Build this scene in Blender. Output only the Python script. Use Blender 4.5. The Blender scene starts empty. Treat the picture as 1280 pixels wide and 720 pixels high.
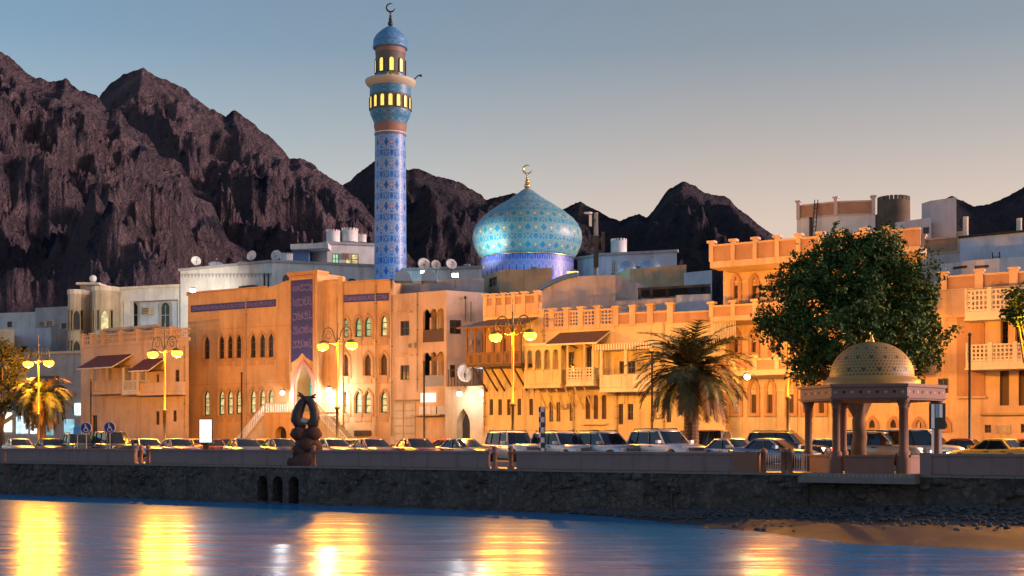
import bpy, math, random
from mathutils import Vector, Matrix, noise
from mathutils.geometry import tessellate_polygon
R = math.radians
rng = random.Random(7)
sc = bpy.context.scene
COL = sc.collection

# ------------------------------------------------------------------ camera, sky, sun, exposure
F, HY, EYE = 1600.0, 549.0, 1.65
cam_d = bpy.data.cameras.new('camera'); cam = bpy.data.objects.new('camera', cam_d); COL.objects.link(cam)
cam.location = (0, 0, EYE); cam.rotation_euler = (R(90), 0, 0)
cam_d.lens = 36 * F / 1280; cam_d.sensor_width = 36; cam_d.shift_y = (HY - 360) / 1280
cam_d.clip_start = 0.5; cam_d.clip_end = 9000
sc.camera = cam
SUN_EL, SUN_AZ = 9.0, 94.0            # degrees above the horizon, degrees to the right of the view
w = bpy.data.worlds.new('World'); sc.world = w; w.use_nodes = True
nt = w.node_tree; nt.nodes.clear()
sky = nt.nodes.new('ShaderNodeTexSky'); sky.sky_type = 'NISHITA'; sky.sun_disc = False
sky.sun_elevation = R(SUN_EL); sky.sun_rotation = R(SUN_AZ)
sky.altitude = 0; sky.air_density = 1.0; sky.dust_density = 3.0; sky.ozone_density = 2.5
hs = nt.nodes.new('ShaderNodeHueSaturation'); hs.inputs['Saturation'].default_value = 0.72
nt.links.new(sky.outputs[0], hs.inputs['Color'])
# evening haze: the twilight colours of the sky by elevation and azimuth (world direction)
tcw = nt.nodes.new('ShaderNodeTexCoord'); sxw = nt.nodes.new('ShaderNodeSeparateXYZ'); nt.links.new(tcw.outputs['Generated'], sxw.inputs[0])
rw = nt.nodes.new('ShaderNodeValToRGB'); nt.links.new(sxw.outputs[2], rw.inputs[0]); ew = rw.color_ramp.elements
SKY = [(0.0, (.84, .58, .43)), (.16, (.84, .64, .50)), (.225, (.52, .46, .41)), (.29, (.26, .31, .355)), (.36, (.18, .235, .30)), (.6, (.12, .19, .32)), (1.0, (.08, .14, .28))]
while len(ew) < len(SKY): ew.new(.5)
for e_, (p_, c_) in zip(ew, SKY): e_.position = p_; e_.color = (*[x * 1.9 for x in c_], 1)
rx = nt.nodes.new('ShaderNodeMapRange'); nt.links.new(sxw.outputs[0], rx.inputs[0]); rx.inputs[1].default_value = -.42; rx.inputs[2].default_value = .15
tw = nt.nodes.new('ShaderNodeMix'); tw.data_type = 'RGBA'; nt.links.new(rx.outputs[0], tw.inputs[0]); tw.inputs[6].default_value = (.72, 1.12, 1.42, 1); tw.inputs[7].default_value = (1.03, .98, .95, 1)
mw = nt.nodes.new('ShaderNodeMix'); mw.data_type = 'RGBA'; mw.blend_type = 'MULTIPLY'; mw.inputs[0].default_value = 1; nt.links.new(rw.outputs[0], mw.inputs[6]); nt.links.new(tw.outputs[2], mw.inputs[7])
xw = nt.nodes.new('ShaderNodeMix'); xw.data_type = 'RGBA'; xw.inputs[0].default_value = .85; nt.links.new(hs.outputs[0], xw.inputs[6]); nt.links.new(mw.outputs[2], xw.inputs[7])
bg = nt.nodes.new('ShaderNodeBackground'); bg.inputs['Strength'].default_value = 0.115
out = nt.nodes.new('ShaderNodeOutputWorld')
nt.links.new(xw.outputs[2], bg.inputs[0]); nt.links.new(bg.outputs[0], out.inputs[0])
sd = bpy.data.lights.new('sun', 'SUN'); sd.energy = 1.25; sd.angle = R(14); sd.color = (1.0, 0.66, 0.62)
so = bpy.data.objects.new('sun', sd); COL.objects.link(so)
so.rotation_euler = (R(90 - SUN_EL), 0, R(180 - SUN_AZ))
sc.view_settings.view_transform = 'Standard'; sc.view_settings.look = 'None'
sc.view_settings.exposure = 2.0; sc.view_settings.gamma = 1.0; sc.view_settings.use_curve_mapping = False
sc.cycles.use_denoising = True
sc.cycles.max_bounces = 5; sc.cycles.diffuse_bounces = 2; sc.cycles.glossy_bounces = 3
sc.cycles.sample_clamp_indirect = 4.0
sc.cycles.caustics_reflective = False; sc.cycles.caustics_refractive = False

# ------------------------------------------------------------------ helpers
def G(px, Y): return Vector(((px - 640) / F * Y, Y))          # plan point seen at column px, Y metres away
def ZZ(py, Y): return EYE + (HY - py) / F * Y
def SY(px, c, k=0.61): return c / (1 + k * (px - 640) / F)     # depth of the street line Y = c - k X at column px

class MB:
    """collects faces; build() links them as ONE mesh object"""
    def __init__(s): s.v = []; s.f = []; s.fm = []; s.sm = []; s.mats = []; s.T = None; s.uv = {}
    def mi(s, m):
        if m not in s.mats: s.mats.append(m)
        return s.mats.index(m)
    def face(s, pts, m, smooth=False, uv=None):
        b = len(s.v)
        for p in pts:
            p = Vector(p)
            s.v.append(s.T @ p if s.T is not None else p)
        if uv: s.uv[len(s.f)] = uv
        s.f.append(tuple(range(b, b + len(pts)))); s.fm.append(s.mi(m)); s.sm.append(smooth)
    def grid(s, rows, m, smooth=True, closed=False, uvf=None):
        n = len(rows[0]); b = len(s.v)
        for r in rows:
            for p in r:
                p = Vector(p); s.v.append(s.T @ p if s.T is not None else p)
        mi = s.mi(m)
        for i in range(len(rows) - 1):
            for j in range(n if closed else n - 1):
                j2 = (j + 1) % n
                if uvf: s.uv[len(s.f)] = [uvf(i, j), uvf(i, j + 1), uvf(i + 1, j + 1), uvf(i + 1, j)]
                s.f.append((b + i * n + j, b + i * n + j2, b + (i + 1) * n + j2, b + (i + 1) * n + j)); s.fm.append(mi); s.sm.append(smooth)
    def box(s, x0, x1, y0, y1, z0, z1, m, tx=0, ty=0):
        if x0 > x1: x0, x1 = x1, x0
        if y0 > y1: y0, y1 = y1, y0
        if z0 > z1: z0, z1 = z1, z0
        a = [(x0, y0, z0), (x1, y0, z0), (x1, y1, z0), (x0, y1, z0)]
        c = [(x0 + tx, y0 + ty, z1), (x1 - tx, y0 + ty, z1), (x1 - tx, y1 - ty, z1), (x0 + tx, y1 - ty, z1)]
        s.face(a[::-1], m); s.face(c, m)
        for i in range(4):
            j = (i + 1) % 4; s.face([a[i], a[j], c[j], c[i]], m)
    def prism(s, poly, z0, z1, m, mtop=None):
        """vertical prism over a plan polygon (counter-clockwise)"""
        n = len(poly)
        s.face([(p[0], p[1], z1) for p in poly], mtop or m)
        s.face([(p[0], p[1], z0) for p in poly][::-1], m)
        for i in range(n):
            j = (i + 1) % n
            s.face([(poly[i][0], poly[i][1], z0), (poly[j][0], poly[j][1], z0), (poly[j][0], poly[j][1], z1), (poly[i][0], poly[i][1], z1)], m)
    def tube(s, path, r, m, n=8, caps=True):
        path = [Vector(p) for p in path]
        rs = r if isinstance(r, (list, tuple)) else [r] * len(path)
        rows = []; ref = None
        for i, p in enumerate(path):
            d = (path[min(i + 1, len(path) - 1)] - path[max(i - 1, 0)])
            if d.length < 1e-9: d = Vector((0, 0, 1))
            d.normalize()
            if ref is None:
                ref = Vector((1, 0, 0)) if abs(d.x) < .9 else Vector((0, 1, 0))
            a = (ref - d * ref.dot(d)); a = a.normalized() if a.length > 1e-6 else d.orthogonal().normalized()
            ref = a; b = d.cross(a)
            rows.append([p + (a * math.cos(2 * math.pi * k / n) + b * math.sin(2 * math.pi * k / n)) * rs[i] for k in range(n)])
        s.grid(rows, m, True, True)
        if caps:
            s.face(rows[0][::-1], m); s.face(rows[-1], m)
    def lathe(s, prof, m, c=(0, 0, 0), n=24, smooth=True, uv=False, cap=True):
        rows = [[(c[0] + r * math.cos(2 * math.pi * k / n), c[1] + r * math.sin(2 * math.pi * k / n), c[2] + z) for k in range(n)] for r, z in prof]
        L = [0]
        for i in range(1, len(prof)): L.append(L[-1] + math.hypot(prof[i][0] - prof[i - 1][0], prof[i][1] - prof[i - 1][1]))
        s.grid(rows, m, smooth, True, (lambda i, j: (j / n, L[i] / L[-1])) if uv else None)
        if cap:
            if prof[0][0] > 1e-3: s.face(rows[0][::-1], m)
            if prof[-1][0] > 1e-3: s.face(rows[-1], m)
    def ball(s, c, r, m, n=10, k=6, sc_=(1, 1, 1)):
        rows = []
        for i in range(k + 1):
            t = math.pi * i / k - math.pi / 2
            rows.append([(c[0] + sc_[0] * r * math.cos(t) * math.cos(2 * math.pi * j / n), c[1] + sc_[1] * r * math.cos(t) * math.sin(2 * math.pi * j / n), c[2] + sc_[2] * r * math.sin(t)) for j in range(n)])
        s.grid(rows, m, True, True)
    def build(s, name, parent=None):
        me = bpy.data.meshes.new(name)
        L = Vector((0, 0, 0))
        if parent is not None:
            p = parent
            while p.parent: p = p.parent
            L = p.location.copy() if p.rotation_euler.z == 0 and p.scale.x == 1 else L
        me.from_pydata([(v - L)[:] for v in s.v], [], s.f)
        for m in s.mats: me.materials.append(m)
        me.polygons.foreach_set('material_index', s.fm); me.polygons.foreach_set('use_smooth', s.sm)
        if s.uv:
            ul = me.uv_layers.new(name='UVMap')
            for fi, uvs in s.uv.items():
                for k, li in enumerate(me.polygons[fi].loop_indices): ul.data[li].uv = uvs[k]
        me.update()
        o = bpy.data.objects.new(name, me); COL.objects.link(o)
        if parent is not None: o.parent = parent
        return o

def thing(name, label, cat, loc=(0, 0, 0), group=None):
    o = bpy.data.objects.new(name, None); COL.objects.link(o)
    o.location = loc; o['label'] = label; o['category'] = cat; o.empty_display_size = .3
    if group: o['group'] = group
    return o
def tag(o, label, cat, group=None, kind=None):
    if label: o['label'] = label
    if cat: o['category'] = cat
    if group: o['group'] = group
    if kind: o['kind'] = kind
    return o
def solo(mb, name, label, cat, group=None, kind=None, loc=None):
    o = mb.build(name)
    if loc is not None:
        L = Vector(loc); o.data.transform(Matrix.Translation(-L)); o.location = L
    return tag(o, label, cat, group, kind)
def struct(mb, name):
    o = mb.build(name); o['kind'] = 'structure'; return o
def dup(root, loc, rz=None, label=None, scale=None):
    r = root.copy(); COL.objects.link(r); r.location = loc
    if rz is not None: r.rotation_euler = (0, 0, rz)
    if scale: r.scale = (scale,) * 3
    if label: r['label'] = label
    for ch in list(root.children):
        c = ch.copy(); COL.objects.link(c); c.parent = r
        for g in list(ch.children):
            d = g.copy(); COL.objects.link(d); d.parent = c
    return r

class Fr:
    """a vertical wall plane between two plan points; local x along the wall, local y INTO the building, z up"""
    def __init__(s, a, b):
        s.o = Vector(a); s.b = Vector(b); d = s.b - s.o; s.L = d.length; s.u = d.normalized(); s.e = Vector((-s.u.y, s.u.x))
        s.M = Matrix(((s.u.x, s.e.x, 0, s.o.x), (s.u.y, s.e.y, 0, s.o.y), (0, 0, 1, 0), (0, 0, 0, 1)))
    def uz(s, px, py, d=0.0):
        a = (px - 640) / F; ox = s.o.x + s.e.x * d; oy = s.o.y + s.e.y * d
        u = (a * oy - ox) / (s.u.x - a * s.u.y); Y = oy + u * s.u.y
        return u, ZZ(py, Y)
    def U(s, px, d=0.0): return s.uz(px, HY, d)[0]
    def Z(s, px, py, d=0.0): return s.uz(px, py, d)[1]
    def pt(s, u, d, z):
        return Vector((s.o.x + s.u.x * u + s.e.x * d, s.o.y + s.u.y * u + s.e.y * d, z))

def arch(u0, u1, z0, z1, kind, n=7):
    """outline of an opening, counter-clockwise seen from outside"""
    w = u1 - u0; c = (u0 + u1) / 2
    if kind == 'rect': return [(u0, z0), (u1, z0), (u1, z1), (u0, z1)]
    if kind == 'round':
        zs = z1 - w / 2
        return [(u0, z0), (u1, z0)] + [(c + w / 2 * math.cos(math.pi * i / (2 * n)), zs + w / 2 * math.sin(math.pi * i / (2 * n))) for i in range(2 * n + 1)]
    h = min(w * 0.95, (z1 - z0) * .6); zs = z1 - h                # pointed
    rt = [(u1 - (w / 2) * (t ** 1.9), zs + h * (1 - (1 - t) ** 1.25)) for t in [i / n for i in range(n + 1)]]
    rt = []
    for i in range(n + 1):
        t = i / n; rt.append((c + w / 2 * (1 - t ** 1.8), zs + h * t))
    lf = [(2 * c - x, z) for x, z in rt[:-1]][::-1]
    return [(u0, z0), (u1, z0)] + rt + lf
def inset(ol, d):
    n = len(ol); cx = (min(p[0] for p in ol) + max(p[0] for p in ol)) / 2; cz = (min(p[1] for p in ol) + max(p[1] for p in ol)) / 2
    hw = (max(p[0] for p in ol) - min(p[0] for p in ol)) / 2; hh = (max(p[1] for p in ol) - min(p[1] for p in ol)) / 2
    return [(cx + (p[0] - cx) * (hw - d) / hw, cz + (p[1] - cz) * (hh - d) / hh) for p in ol]

def wall(mb, fr, outer, holes, m, reveal=.25, mrev=None, y=0.0, back=True):
    """wall sheet with openings and their reveals (local frame), thick enough at the edges"""
    mb.T = fr.M
    rings = [[Vector((p[0], p[1], 0)) for p in outer]] + [[Vector((p[0], p[1], 0)) for p in h] for h in holes]
    flat = [p for r in rings for p in r]
    for t in tessellate_polygon(rings):
        a, b, c = (flat[i] for i in t)
        if (b - a).cross(c - a).z < 0: b, c = c, b
        mb.face([(a.x, y, a.y), (b.x, y, b.y), (c.x, y, c.y)], m)
    for h in holes:
        n = len(h)
        for i in range(n):
            p, q = h[i], h[(i + 1) % n]
            mb.face([(p[0], y, p[1]), (p[0], y + reveal, p[1]), (q[0], y + reveal, q[1]), (q[0], y, q[1])], mrev or m)
    mb.T = None
def ring(mb, fr, ol, a, y0, y1, m, inner=None):
    """a moulding of width a round an outline, from local y0 (front) to y1"""
    il = inner or inset(ol, a); mb.T = fr.M; n = len(ol)
    for i in range(n):
        j = (i + 1) % n
        p, q, r_, s_ = ol[i], ol[j], il[j], il[i]
        mb.face([(p[0], y0, p[1]), (q[0], y0, q[1]), (r_[0], y0, r_[1]), (s_[0], y0, s_[1])], m)
        mb.face([(p[0], y0, p[1]), (p[0], y1, p[1]), (q[0], y1, q[1]), (q[0], y0, q[1])], m)
        mb.face([(s_[0], y0, s_[1]), (r_[0], y0, r_[1]), (r_[0], y1, r_[1]), (s_[0], y1, s_[1])], m)
    mb.T = None
def panel(mb, fr, ol, y, m):
    mb.T = fr.M; mb.face([(p[0], y, p[1]) for p in ol], m); mb.T = None
def fbox(mb, fr, u0, u1, y0, y1, z0, z1, m, **k):
    mb.T = fr.M; mb.box(u0, u1, y0, y1, z0, z1, m, **k); mb.T = None
def ftube(mb, fr, pts, r, m, n=6):
    mb.T = fr.M; mb.tube(pts, r, m, n); mb.T = None

def window(parent, fr, ol, fm, gm, y=.16, fw=.09, bars=(1, 2), name='window'):
    """frame + bars as one part, its glazing as a sub-part"""
    mb = MB(); il = inset(ol, fw); ring(mb, fr, ol, fw, y - .05, y + .05, fm, il)
    u0 = min(p[0] for p in il); u1 = max(p[0] for p in il); z0 = min(p[1] for p in il); z1 = max(p[1] for p in il)
    for i in range(bars[0]):
        u = u0 + (u1 - u0) * (i + 1) / (bars[0] + 1); fbox(mb, fr, u - .035, u + .035, y - .035, y + .03, z0, z1 - .02 - (.25 * (u1 - u0) if len(ol) > 4 else 0), fm)
    for i in range(bars[1]):
        z = z0 + (z1 - z0) * (i + 1) / (bars[1] + 1); fbox(mb, fr, u0, u1, y - .03, y + .025, z - .04, z + .04, fm)
    o = mb.build(name, parent)
    g = MB(); panel(g, fr, il, y + .035, gm); g.build('pane', o)
    return o
def pxwin(fr, px, half, top, bot, kind, y=0.0):
    u0, z0 = fr.uz(px - half, bot); u1, z1 = fr.uz(px + half, top)
    z0 = fr.Z(px, bot); z1 = fr.Z(px, top)
    return arch(u0, u1, z0, z1, kind)

# ------------------------------------------------------------------ materials
def nodes(name):
    m = bpy.data.materials.new(name); m.use_nodes = True; n = m.node_tree
    return m, n, n.nodes['Principled BSDF']
def setv(b, **k):
    for a, v in k.items():
        b.inputs[a.replace('_', ' ')].default_value = v
def mixc(n, fac, a, b, bt='MIX'):
    x = n.nodes.new('ShaderNodeMix'); x.data_type = 'RGBA'; x.blend_type = bt
    for s_, v in (('Factor', fac), ('A', a), ('B', b)):
        i = [q for q in x.inputs if q.name == s_ and q.type == ('VALUE' if s_ == 'Factor' else 'RGBA')][0]
        if hasattr(v, 'links'): n.links.new(v, i)
        else: i.default_value = v if s_ == 'Factor' else (v[0], v[1], v[2], 1)
    return [q for q in x.outputs if q.type == 'RGBA'][0]
def noi(n, scale, detail=5, rough=.6, vec=None, dist=0):
    t = n.nodes.new('ShaderNodeTexNoise'); t.inputs['Scale'].default_value = scale; t.inputs['Detail'].default_value = detail
    t.inputs['Roughness'].default_value = rough; t.inputs['Distortion'].default_value = dist
    if vec is not None: n.links.new(vec, t.inputs['Vector'])
    return t.outputs[0]
def rid(n, scale, detail=8, vec=None, rough=.6, lac=2.1):
    t = n.nodes.new('ShaderNodeTexNoise'); t.noise_type = 'RIDGED_MULTIFRACTAL'; t.normalize = True
    for k, v in (('Scale', scale), ('Detail', detail), ('Roughness', rough), ('Lacunarity', lac), ('Offset', 1.0), ('Gain', 2.0)): t.inputs[k].default_value = v
    if vec is not None: n.links.new(vec, t.inputs['Vector'])
    return t.outputs[0]
def coord(n, scale=(1, 1, 1), kind='Object'):
    t = n.nodes.new('ShaderNodeTexCoord'); mp = n.nodes.new('ShaderNodeMapping'); mp.inputs['Scale'].default_value = scale
    n.links.new(t.outputs[kind], mp.inputs[0]); return mp.outputs[0]
def ramp(n, fac, stops):
    r = n.nodes.new('ShaderNodeValToRGB'); e = r.color_ramp.elements
    while len(e) < len(stops): e.new(.5)
    for i, (p, c) in enumerate(stops):
        e[i].position = p; e[i].color = (c, c, c, 1) if isinstance(c, (int, float)) else (c[0], c[1], c[2], 1)
    n.links.new(fac, r.inputs[0]); return r.outputs[0]
def mth(n, op, a, b=0.0, c=None):
    x = n.nodes.new('ShaderNodeMath'); x.operation = op
    for i, v in enumerate((a, b, c)):
        if v is None: continue
        if hasattr(v, 'links'): n.links.new(v, x.inputs[i])
        else: x.inputs[i].default_value = v
    return x.outputs[0]
def bump(n, b, h, strength=.3, dist=.05):
    x = n.nodes.new('ShaderNodeBump'); x.inputs['Strength'].default_value = strength; x.inputs['Distance'].default_value = dist
    n.links.new(h, x.inputs['Height']); n.links.new(x.outputs[0], b.inputs['Normal'])
def plaster(name, c, dirt=.35, rough=.9):
    m, n, b = nodes(name); v = coord(n)
    a = noi(n, .35, 6, .65, v); s = noi(n, 1.0, 5, .7, coord(n, (1.3, 1.3, .12)))
    dk = tuple(x * (1 - dirt) for x in c); lt = tuple(min(1, x * 1.12) for x in c)
    c1 = mixc(n, ramp(n, a, [(.3, 0), (.7, 1)]), dk, lt)
    c2 = mixc(n, ramp(n, s, [(.5, 0), (.74, .6)]), c1, (c[0] * .5, c[1] * .42, c[2] * .36))
    n.links.new(c2, b.inputs['Base Color']); b.inputs['Roughness'].default_value = rough
    b.inputs['Specular IOR Level'].default_value = .2
    bump(n, b, noi(n, 9, 6, .7, v), .25, .03); return m
def flat(name, c, rough=.6, metal=0, var=.15, scale=3, spec=.4):
    m, n, b = nodes(name)
    col = mixc(n, noi(n, scale, 4, .6, coord(n)), tuple(x * (1 - var) for x in c), tuple(min(1, x * (1 + var)) for x in c))
    n.links.new(col, b.inputs['Base Color']); setv(b, Roughness=rough, Metallic=metal); b.inputs['Specular IOR Level'].default_value = spec
    return m
def emit(name, c, s, base=(.1, .1, .1), var=0.0, scale=2.0):
    m, n, b = nodes(name); b.inputs['Base Color'].default_value = (*base, 1); b.inputs['Roughness'].default_value = .4
    b.inputs['Emission Color'].default_value = (*c, 1); b.inputs['Emission Strength'].default_value = s
    if var:
        f = ramp(n, noi(n, scale, 3, .6, coord(n)), [(.35, 1 - var), (.65, 1)])
        n.links.new(mixc(n, 1.0, c, f, 'MULTIPLY'), b.inputs['Emission Color'])
    return m
# ------------------------------------------------------------------ shared materials
M_cream = plaster('cream_plaster', (.62, .50, .36)); M_sand = plaster('sand_plaster', (.50, .38, .24))
M_mosq = plaster('ochre_plaster', (.66, .38, .17), .22); M_mosqt = plaster('ochre_trim', (.55, .30, .13), .2)
M_white = plaster('white_plaster', (.72, .70, .68), .28); M_bluew = plaster('bluish_plaster', (.55, .60, .70), .25)
M_pinkw = plaster('pinkish_plaster', (.62, .50, .46), .25); M_greyw = plaster('grey_plaster', (.42, .41, .42), .3)
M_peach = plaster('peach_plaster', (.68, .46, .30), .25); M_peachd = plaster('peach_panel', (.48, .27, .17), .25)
M_yell = plaster('yellowish_plaster', (.68, .53, .32), .25); M_trimw = plaster('pale_trim', (.70, .60, .48), .15)
M_wood = flat('brown_wood', (.16, .075, .035), .6, 0, .4, 4); M_wooddk = flat('dark_wood', (.07, .04, .025), .6, 0, .4, 4)
M_redroof = flat('dark_red_roof', (.16, .04, .03), .7, 0, .3, 2); M_dark = flat('dark_void', (.03, .025, .022), .8)
M_glass = flat('dark_glass', (.02, .022, .026), .12, 0, .2, 2, .6); M_greenf = flat('green_frame', (.03, .09, .06), .5)
M_lit = emit('lit_glass', (1.0, .80, .34), .26, (.2, .2, .15), .75, 2.5); M_litg = emit('lit_green_glass', (.55, .95, .45), .14, (.2, .2, .15), .6, 1.5)
M_brownf = flat('brown_frame', (.11, .06, .035), .6); M_whitef = flat('white_frame', (.7, .66, .6), .5)
M_metal = flat('dark_metal', (.05, .045, .045), .45, .6); M_steel = flat('steel', (.55, .56, .58), .25, .9); M_dish = flat('dish_paint', (.6, .6, .6), .5)
M_grey = flat('grey_paint', (.3, .3, .31), .6); M_gold = flat('gold', (.75, .48, .13), .28, 1.0)
M_blueband = flat('blue_band', (.045, .04, .17), .45, 0, .35, 3); M_letter = flat('lavender_letter', (.17, .13, .30), .5)
M_pink = flat('pink_moulding', (.50, .22, .16), .7); M_bluetarp = flat('blue_tarp', (.10, .20, .42), .6); M_green = flat('pale_green_paint', (.38, .60, .40), .7)

# ------------------------------------------------------------------ mountains
def rock(name, c0, c1, c2, sc_=1.0):  # navy shadow and pinkish sunlit slabs are painted into the rock colour
    m, n, b = nodes(name); v = coord(n, (.01, .01, .004)); v2 = coord(n, (.012, .012, .012))
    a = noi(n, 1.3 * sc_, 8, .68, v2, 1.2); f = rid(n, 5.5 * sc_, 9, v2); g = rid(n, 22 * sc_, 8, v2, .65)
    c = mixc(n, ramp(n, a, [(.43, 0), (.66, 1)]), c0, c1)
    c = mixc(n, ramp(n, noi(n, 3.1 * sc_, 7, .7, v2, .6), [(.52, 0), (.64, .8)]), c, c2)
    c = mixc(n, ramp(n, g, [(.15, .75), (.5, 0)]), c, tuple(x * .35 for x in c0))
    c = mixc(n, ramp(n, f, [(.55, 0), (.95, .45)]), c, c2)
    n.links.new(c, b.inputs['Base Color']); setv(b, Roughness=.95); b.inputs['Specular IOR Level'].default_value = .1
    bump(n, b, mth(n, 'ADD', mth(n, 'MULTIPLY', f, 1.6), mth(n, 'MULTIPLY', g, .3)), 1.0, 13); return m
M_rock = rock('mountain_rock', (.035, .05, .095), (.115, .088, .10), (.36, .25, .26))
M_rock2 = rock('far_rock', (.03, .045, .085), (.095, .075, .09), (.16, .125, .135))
def ridge(name, sky_pts, Yr, Yf, mat, amp, seed, step=2.2, rows=150, shear=40, cell=95, shr=.7):
    xs = [p[0] for p in sky_pts]; rows_ = []
    def prof(px):
        px = max(xs[0], min(xs[-1], px))
        for (a, b), (c, d) in zip(sky_pts, sky_pts[1:]):
            if px <= c: return b + (d - b) * (px - a) / (c - a)
        return sky_pts[-1][1]
    n = int((xs[-1] - xs[0]) / step)
    for j in range(rows + 10):
        t = j / rows; row = []
        for i in range(n + 1):
            px = xs[0] + (xs[-1] - xs[0]) * i / n
            Y = Yf + (Yr - Yf) * t; X = (px - 640) / F * Y
            if t <= 1:
                k = 1 - t
                wob = noise.fractal(Vector((px * .012, t * 2.2, seed)), 1.0, 2.0, 4) * 60 * k
                zr = ZZ(prof(px + wob + shear * k * math.sin(px * .017 + seed)), Yr)
                env = (math.sin(math.pi * min(1, t)) ** .6) * .95 + .05
                wx, wy = X / cell, Y / cell
                w1 = noise.noise(Vector((wx * .9, wy * .9, seed))) * .55; w2 = noise.noise(Vector((wx * .9, wy * .9, seed + 7))) * .55
                q = Vector((wx + w1 + shr * wy, wy * .7 + w2, seed * 3.1))
                rdg = noise.ridged_multi_fractal(q, 1.2, 2.15, 6, 1.0, 1.9) - 1.15
                fine = noise.fractal(Vector((wx * 7, wy * 7, seed)), .6, 2.1, 5)
                z = zr * (t ** 1.05) + amp * env * (rdg * .9) + amp * .15 * fine * env
                if t > .9: z = z + (zr - z) * ((t - .9) / .1) ** 2
                lim = ZZ(prof(640 + F * X / Y) + 2.0, Y)
                if t < .995 and z > lim - 14: z = min(z, lim - 14 * math.exp(-max(0, z - lim + 14) / 14))
                z = min(z, lim) if t < .995 else ZZ(prof(px), Yr) + amp * .03 * fine
            else:
                z = ZZ(prof(px), Yr) - (t - 1) * 2.2 * Yr * .25 + amp * .03 * noise.fractal(Vector((px * .11, 16, seed)), .7, 2.1, 5)
            row.append((X, Y, max(z, -2)))
        rows_.append(row)
    mb = MB(); mb.grid(rows_, mat, True)
    return struct(mb, name)
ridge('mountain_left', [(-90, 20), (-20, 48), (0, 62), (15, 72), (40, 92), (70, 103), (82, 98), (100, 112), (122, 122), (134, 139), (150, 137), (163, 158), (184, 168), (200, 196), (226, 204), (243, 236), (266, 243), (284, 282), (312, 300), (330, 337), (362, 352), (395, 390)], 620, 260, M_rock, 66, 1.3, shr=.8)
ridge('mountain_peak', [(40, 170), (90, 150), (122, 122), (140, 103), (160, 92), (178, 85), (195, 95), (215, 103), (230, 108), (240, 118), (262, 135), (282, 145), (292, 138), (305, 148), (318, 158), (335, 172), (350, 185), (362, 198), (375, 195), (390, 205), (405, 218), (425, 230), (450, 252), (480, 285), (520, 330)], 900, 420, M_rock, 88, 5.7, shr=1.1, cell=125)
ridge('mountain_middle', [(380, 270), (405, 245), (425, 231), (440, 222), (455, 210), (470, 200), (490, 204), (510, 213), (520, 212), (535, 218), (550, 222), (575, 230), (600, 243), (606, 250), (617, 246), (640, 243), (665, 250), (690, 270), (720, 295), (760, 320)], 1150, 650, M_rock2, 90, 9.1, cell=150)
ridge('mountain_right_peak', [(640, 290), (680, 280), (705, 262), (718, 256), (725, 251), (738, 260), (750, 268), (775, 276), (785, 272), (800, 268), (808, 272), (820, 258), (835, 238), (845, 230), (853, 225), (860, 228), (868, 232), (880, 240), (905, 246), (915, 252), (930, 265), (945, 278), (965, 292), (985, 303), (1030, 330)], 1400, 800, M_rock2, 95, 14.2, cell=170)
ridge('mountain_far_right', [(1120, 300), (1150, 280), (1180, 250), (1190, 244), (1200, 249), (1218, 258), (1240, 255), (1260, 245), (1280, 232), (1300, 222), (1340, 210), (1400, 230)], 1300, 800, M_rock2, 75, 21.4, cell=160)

# ------------------------------------------------------------------ water, beach, ground, sea wall
WD = Vector((.853, -.522)).normalized(); WN = Vector((WD.y, -WD.x))           # along the wall, and towards the water
W0 = Vector((0, 71))
def wp(s, e=0.0): p = W0 + WD * s + WN * e; return (p.x, p.y)
def ws(px):
    a = (px - 640) / F; Y = 71 / (1 + .612 * a); return (Vector((a * Y, Y)) - W0).dot(WD)
m, n, b = nodes('sea_water')
setv(b, Roughness=.225); b.inputs['Base Color'].default_value = (.02, .19, .38, 1); b.inputs['IOR'].default_value = 1.33
b.inputs['Specular IOR Level'].default_value = .26
h1 = noi(n, 1.0, 3, .55, coord(n, (.55, 1.3, 1))); h2 = noi(n, 1.0, 2, .5, coord(n, (.16, .4, 1)))
bump(n, b, mth(n, 'ADD', mth(n, 'MULTIPLY', h1, .1), h2), .55, .3); M_water = m
mb = MB(); mb.face([(-300, -60, -2.35), (300, -60, -2.35), (300, 260, -2.35), (-300, 260, -2.35)], M_water)
struct(mb, 'sea_water')

m, n, b = nodes('beach_sand'); v = coord(n)
f = noi(n, .5, 6, .7, coord(n, (.5, 1.2, 1))); g = noi(n, 14, 5, .8, v)
sz = n.nodes.new('ShaderNodeSeparateXYZ'); n.links.new(v, sz.inputs[0]); zz = mth(n, 'ADD', sz.outputs[2], mth(n, 'MULTIPLY', f, .35))
c = mixc(n, ramp(n, mth(n, 'ADD', zz, 2.6), [(.44, 0), (.62, 1)]), (.062, .038, .03), (.022, .022, .028)); c = mixc(n, ramp(n, g, [(.46, 0), (.58, .85)]), c, (.018, .017, .02)); c = mixc(n, ramp(n, noi(n, 60, 3, .7, v), [(.55, 0), (.7, .4)]), c, (.12, .09, .08))
n.links.new(c, b.inputs['Base Color']); setv(b, Roughness=.6); bump(n, b, mth(n, 'ADD', g, f), .6, .08); M_sandb = m
wid = [(2, -.5), (5, .8), (8, 2.4), (11.7, 5.0), (16.9, 8.2), (20, 10.6), (23.5, 13.2), (28.8, 12.4), (40, 12.5), (60, 14)]
def lin(t, x):
    for (a, p), (c_, q) in zip(t, t[1:]):
        if x <= c_: return p + (q - p) * max(0, x - a) / (c_ - a)
    return t[-1][1]
mb = MB(); rows = []
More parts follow.
